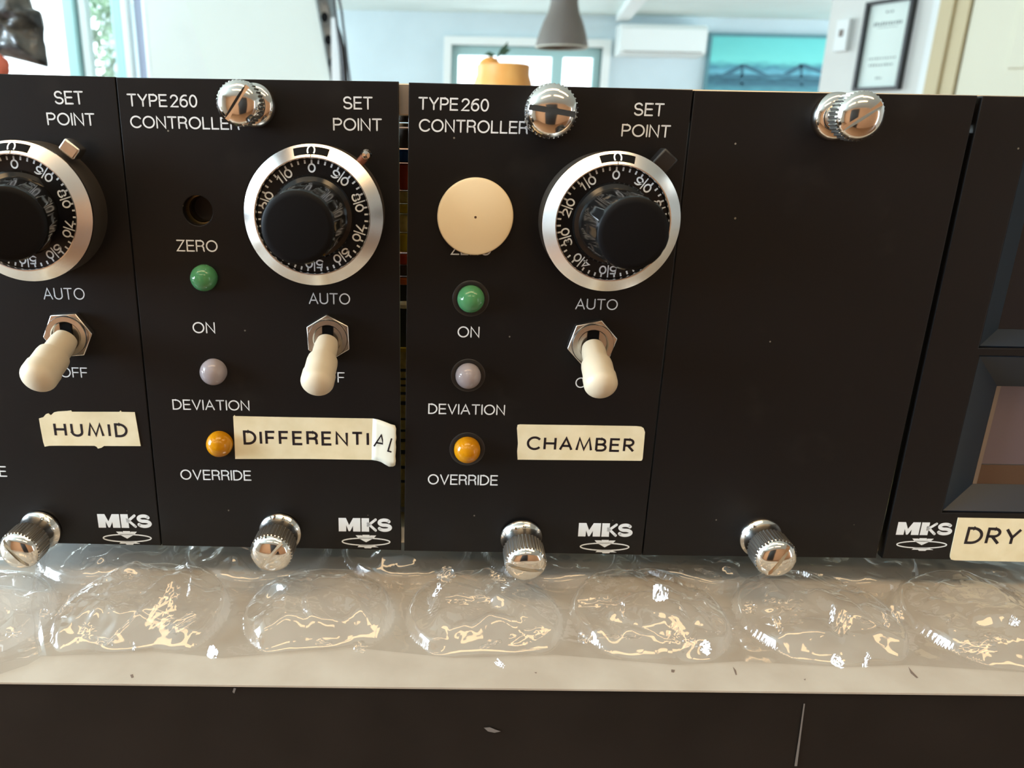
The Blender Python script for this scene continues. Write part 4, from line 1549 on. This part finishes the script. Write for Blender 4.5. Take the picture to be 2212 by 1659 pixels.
cab = MB().tube([at(x, y, YLB - .05) for x, y in [(722, -20), (722, 0), (724, 20), (728, 55), (734, 80), (739, 110), (742, 140), (745, 175), (748, 240)]], [.0035] * 3 + [.004, .008, .010, .010, .010, .010], 10)
cab.tube([at(x, y, YLB - .055) for x, y in [(726, -20), (733, 0), (738, 25), (742, 60), (746, 90), (750, 130), (756, 175), (760, 240)]], .0035, 10)
tag(cab.build('black_cable', M['black_plastic'], I4, None, 50), 'black cable hanging along the edge of the leaning board', 'cable')

# crumpled dark bag at the top left, and the salmon object under it
YG = .75
bgm = add_noise(mat('dark_crumpled_plastic', lin(60, 64, 68), .22), 40, lin(40, 44, 48), lin(110, 112, 110), 4)
outl = [(-60, -40), (58, -40), (64, 6), (72, 18), (86, 24), (90, 40), (95, 60), (96, 90), (100, 112), (104, 146), (60, 134), (20, 124), (-60, 112)]
c0 = at(20, 50, YG)
b = MB()
K = 12
for sgn in (-1, 1):
    rows = []
    for k in range(K + 1):
        u = k / K
        ringp = []
        for i, (x, y) in enumerate(outl):
            for s_ in range(3):
                x2, y2 = outl[(i + 1) % len(outl)]
                p = at(x + (x2 - x) * s_ / 3, y + (y2 - y) * s_ / 3, YG)
                p = c0.lerp(p, 1 - u * .97)
                p.y += sgn * (.030 * math.sqrt(u) + (.012 * noise.noise(p * 45) + .006 * noise.noise(p * 130)) * min(1, u * 4))
                ringp.append(p)
        rows.append(ringp)
    b.grid(rows, True, False, True)
bag = tag(b.build('crumpled_bag', bgm, I4, None, 70), 'dark crumpled plastic bag at the upper left in front of the window', 'bag')
pcord = at(10, -36, YG)
MB().tube([pcord, Vector((pcord.x, pcord.y, CEIL))], .0012, 8).build('hanging_cord', M['black_plastic'], I4, bag)
co2 = at(-6, 146, .72)
so2 = psize(0, 146, .72, 1)
b = MB()
rws = []
for i in range(13):
    th_ = PI * i / 12
    rws.append([Vector((25 * so2 * math.sin(th_) * math.cos(2 * PI * j / 24), 22 * so2 * math.sin(th_) * math.sin(2 * PI * j / 24), 28 * so2 * math.cos(th_))) * (1 + .15 * noise.noise(Vector((i * .5, math.cos(j * .26), math.sin(j * .26))))) for j in range(24)])
b.grid(rws, True)
bun = tag(b.build('salmon_bundle', mat('salmon_cloth', lin(222, 120, 100), .7), Matrix.Translation(co2), None, 60), 'salmon coloured rounded bundle at the left edge below the dark bag', 'bundle')
MB().tube([(0, 0, 24 * so2), (0, .018, 50 * so2)], .0012, 8).build('tie_cord', M['black_plastic'], Matrix.Translation(co2), bun)
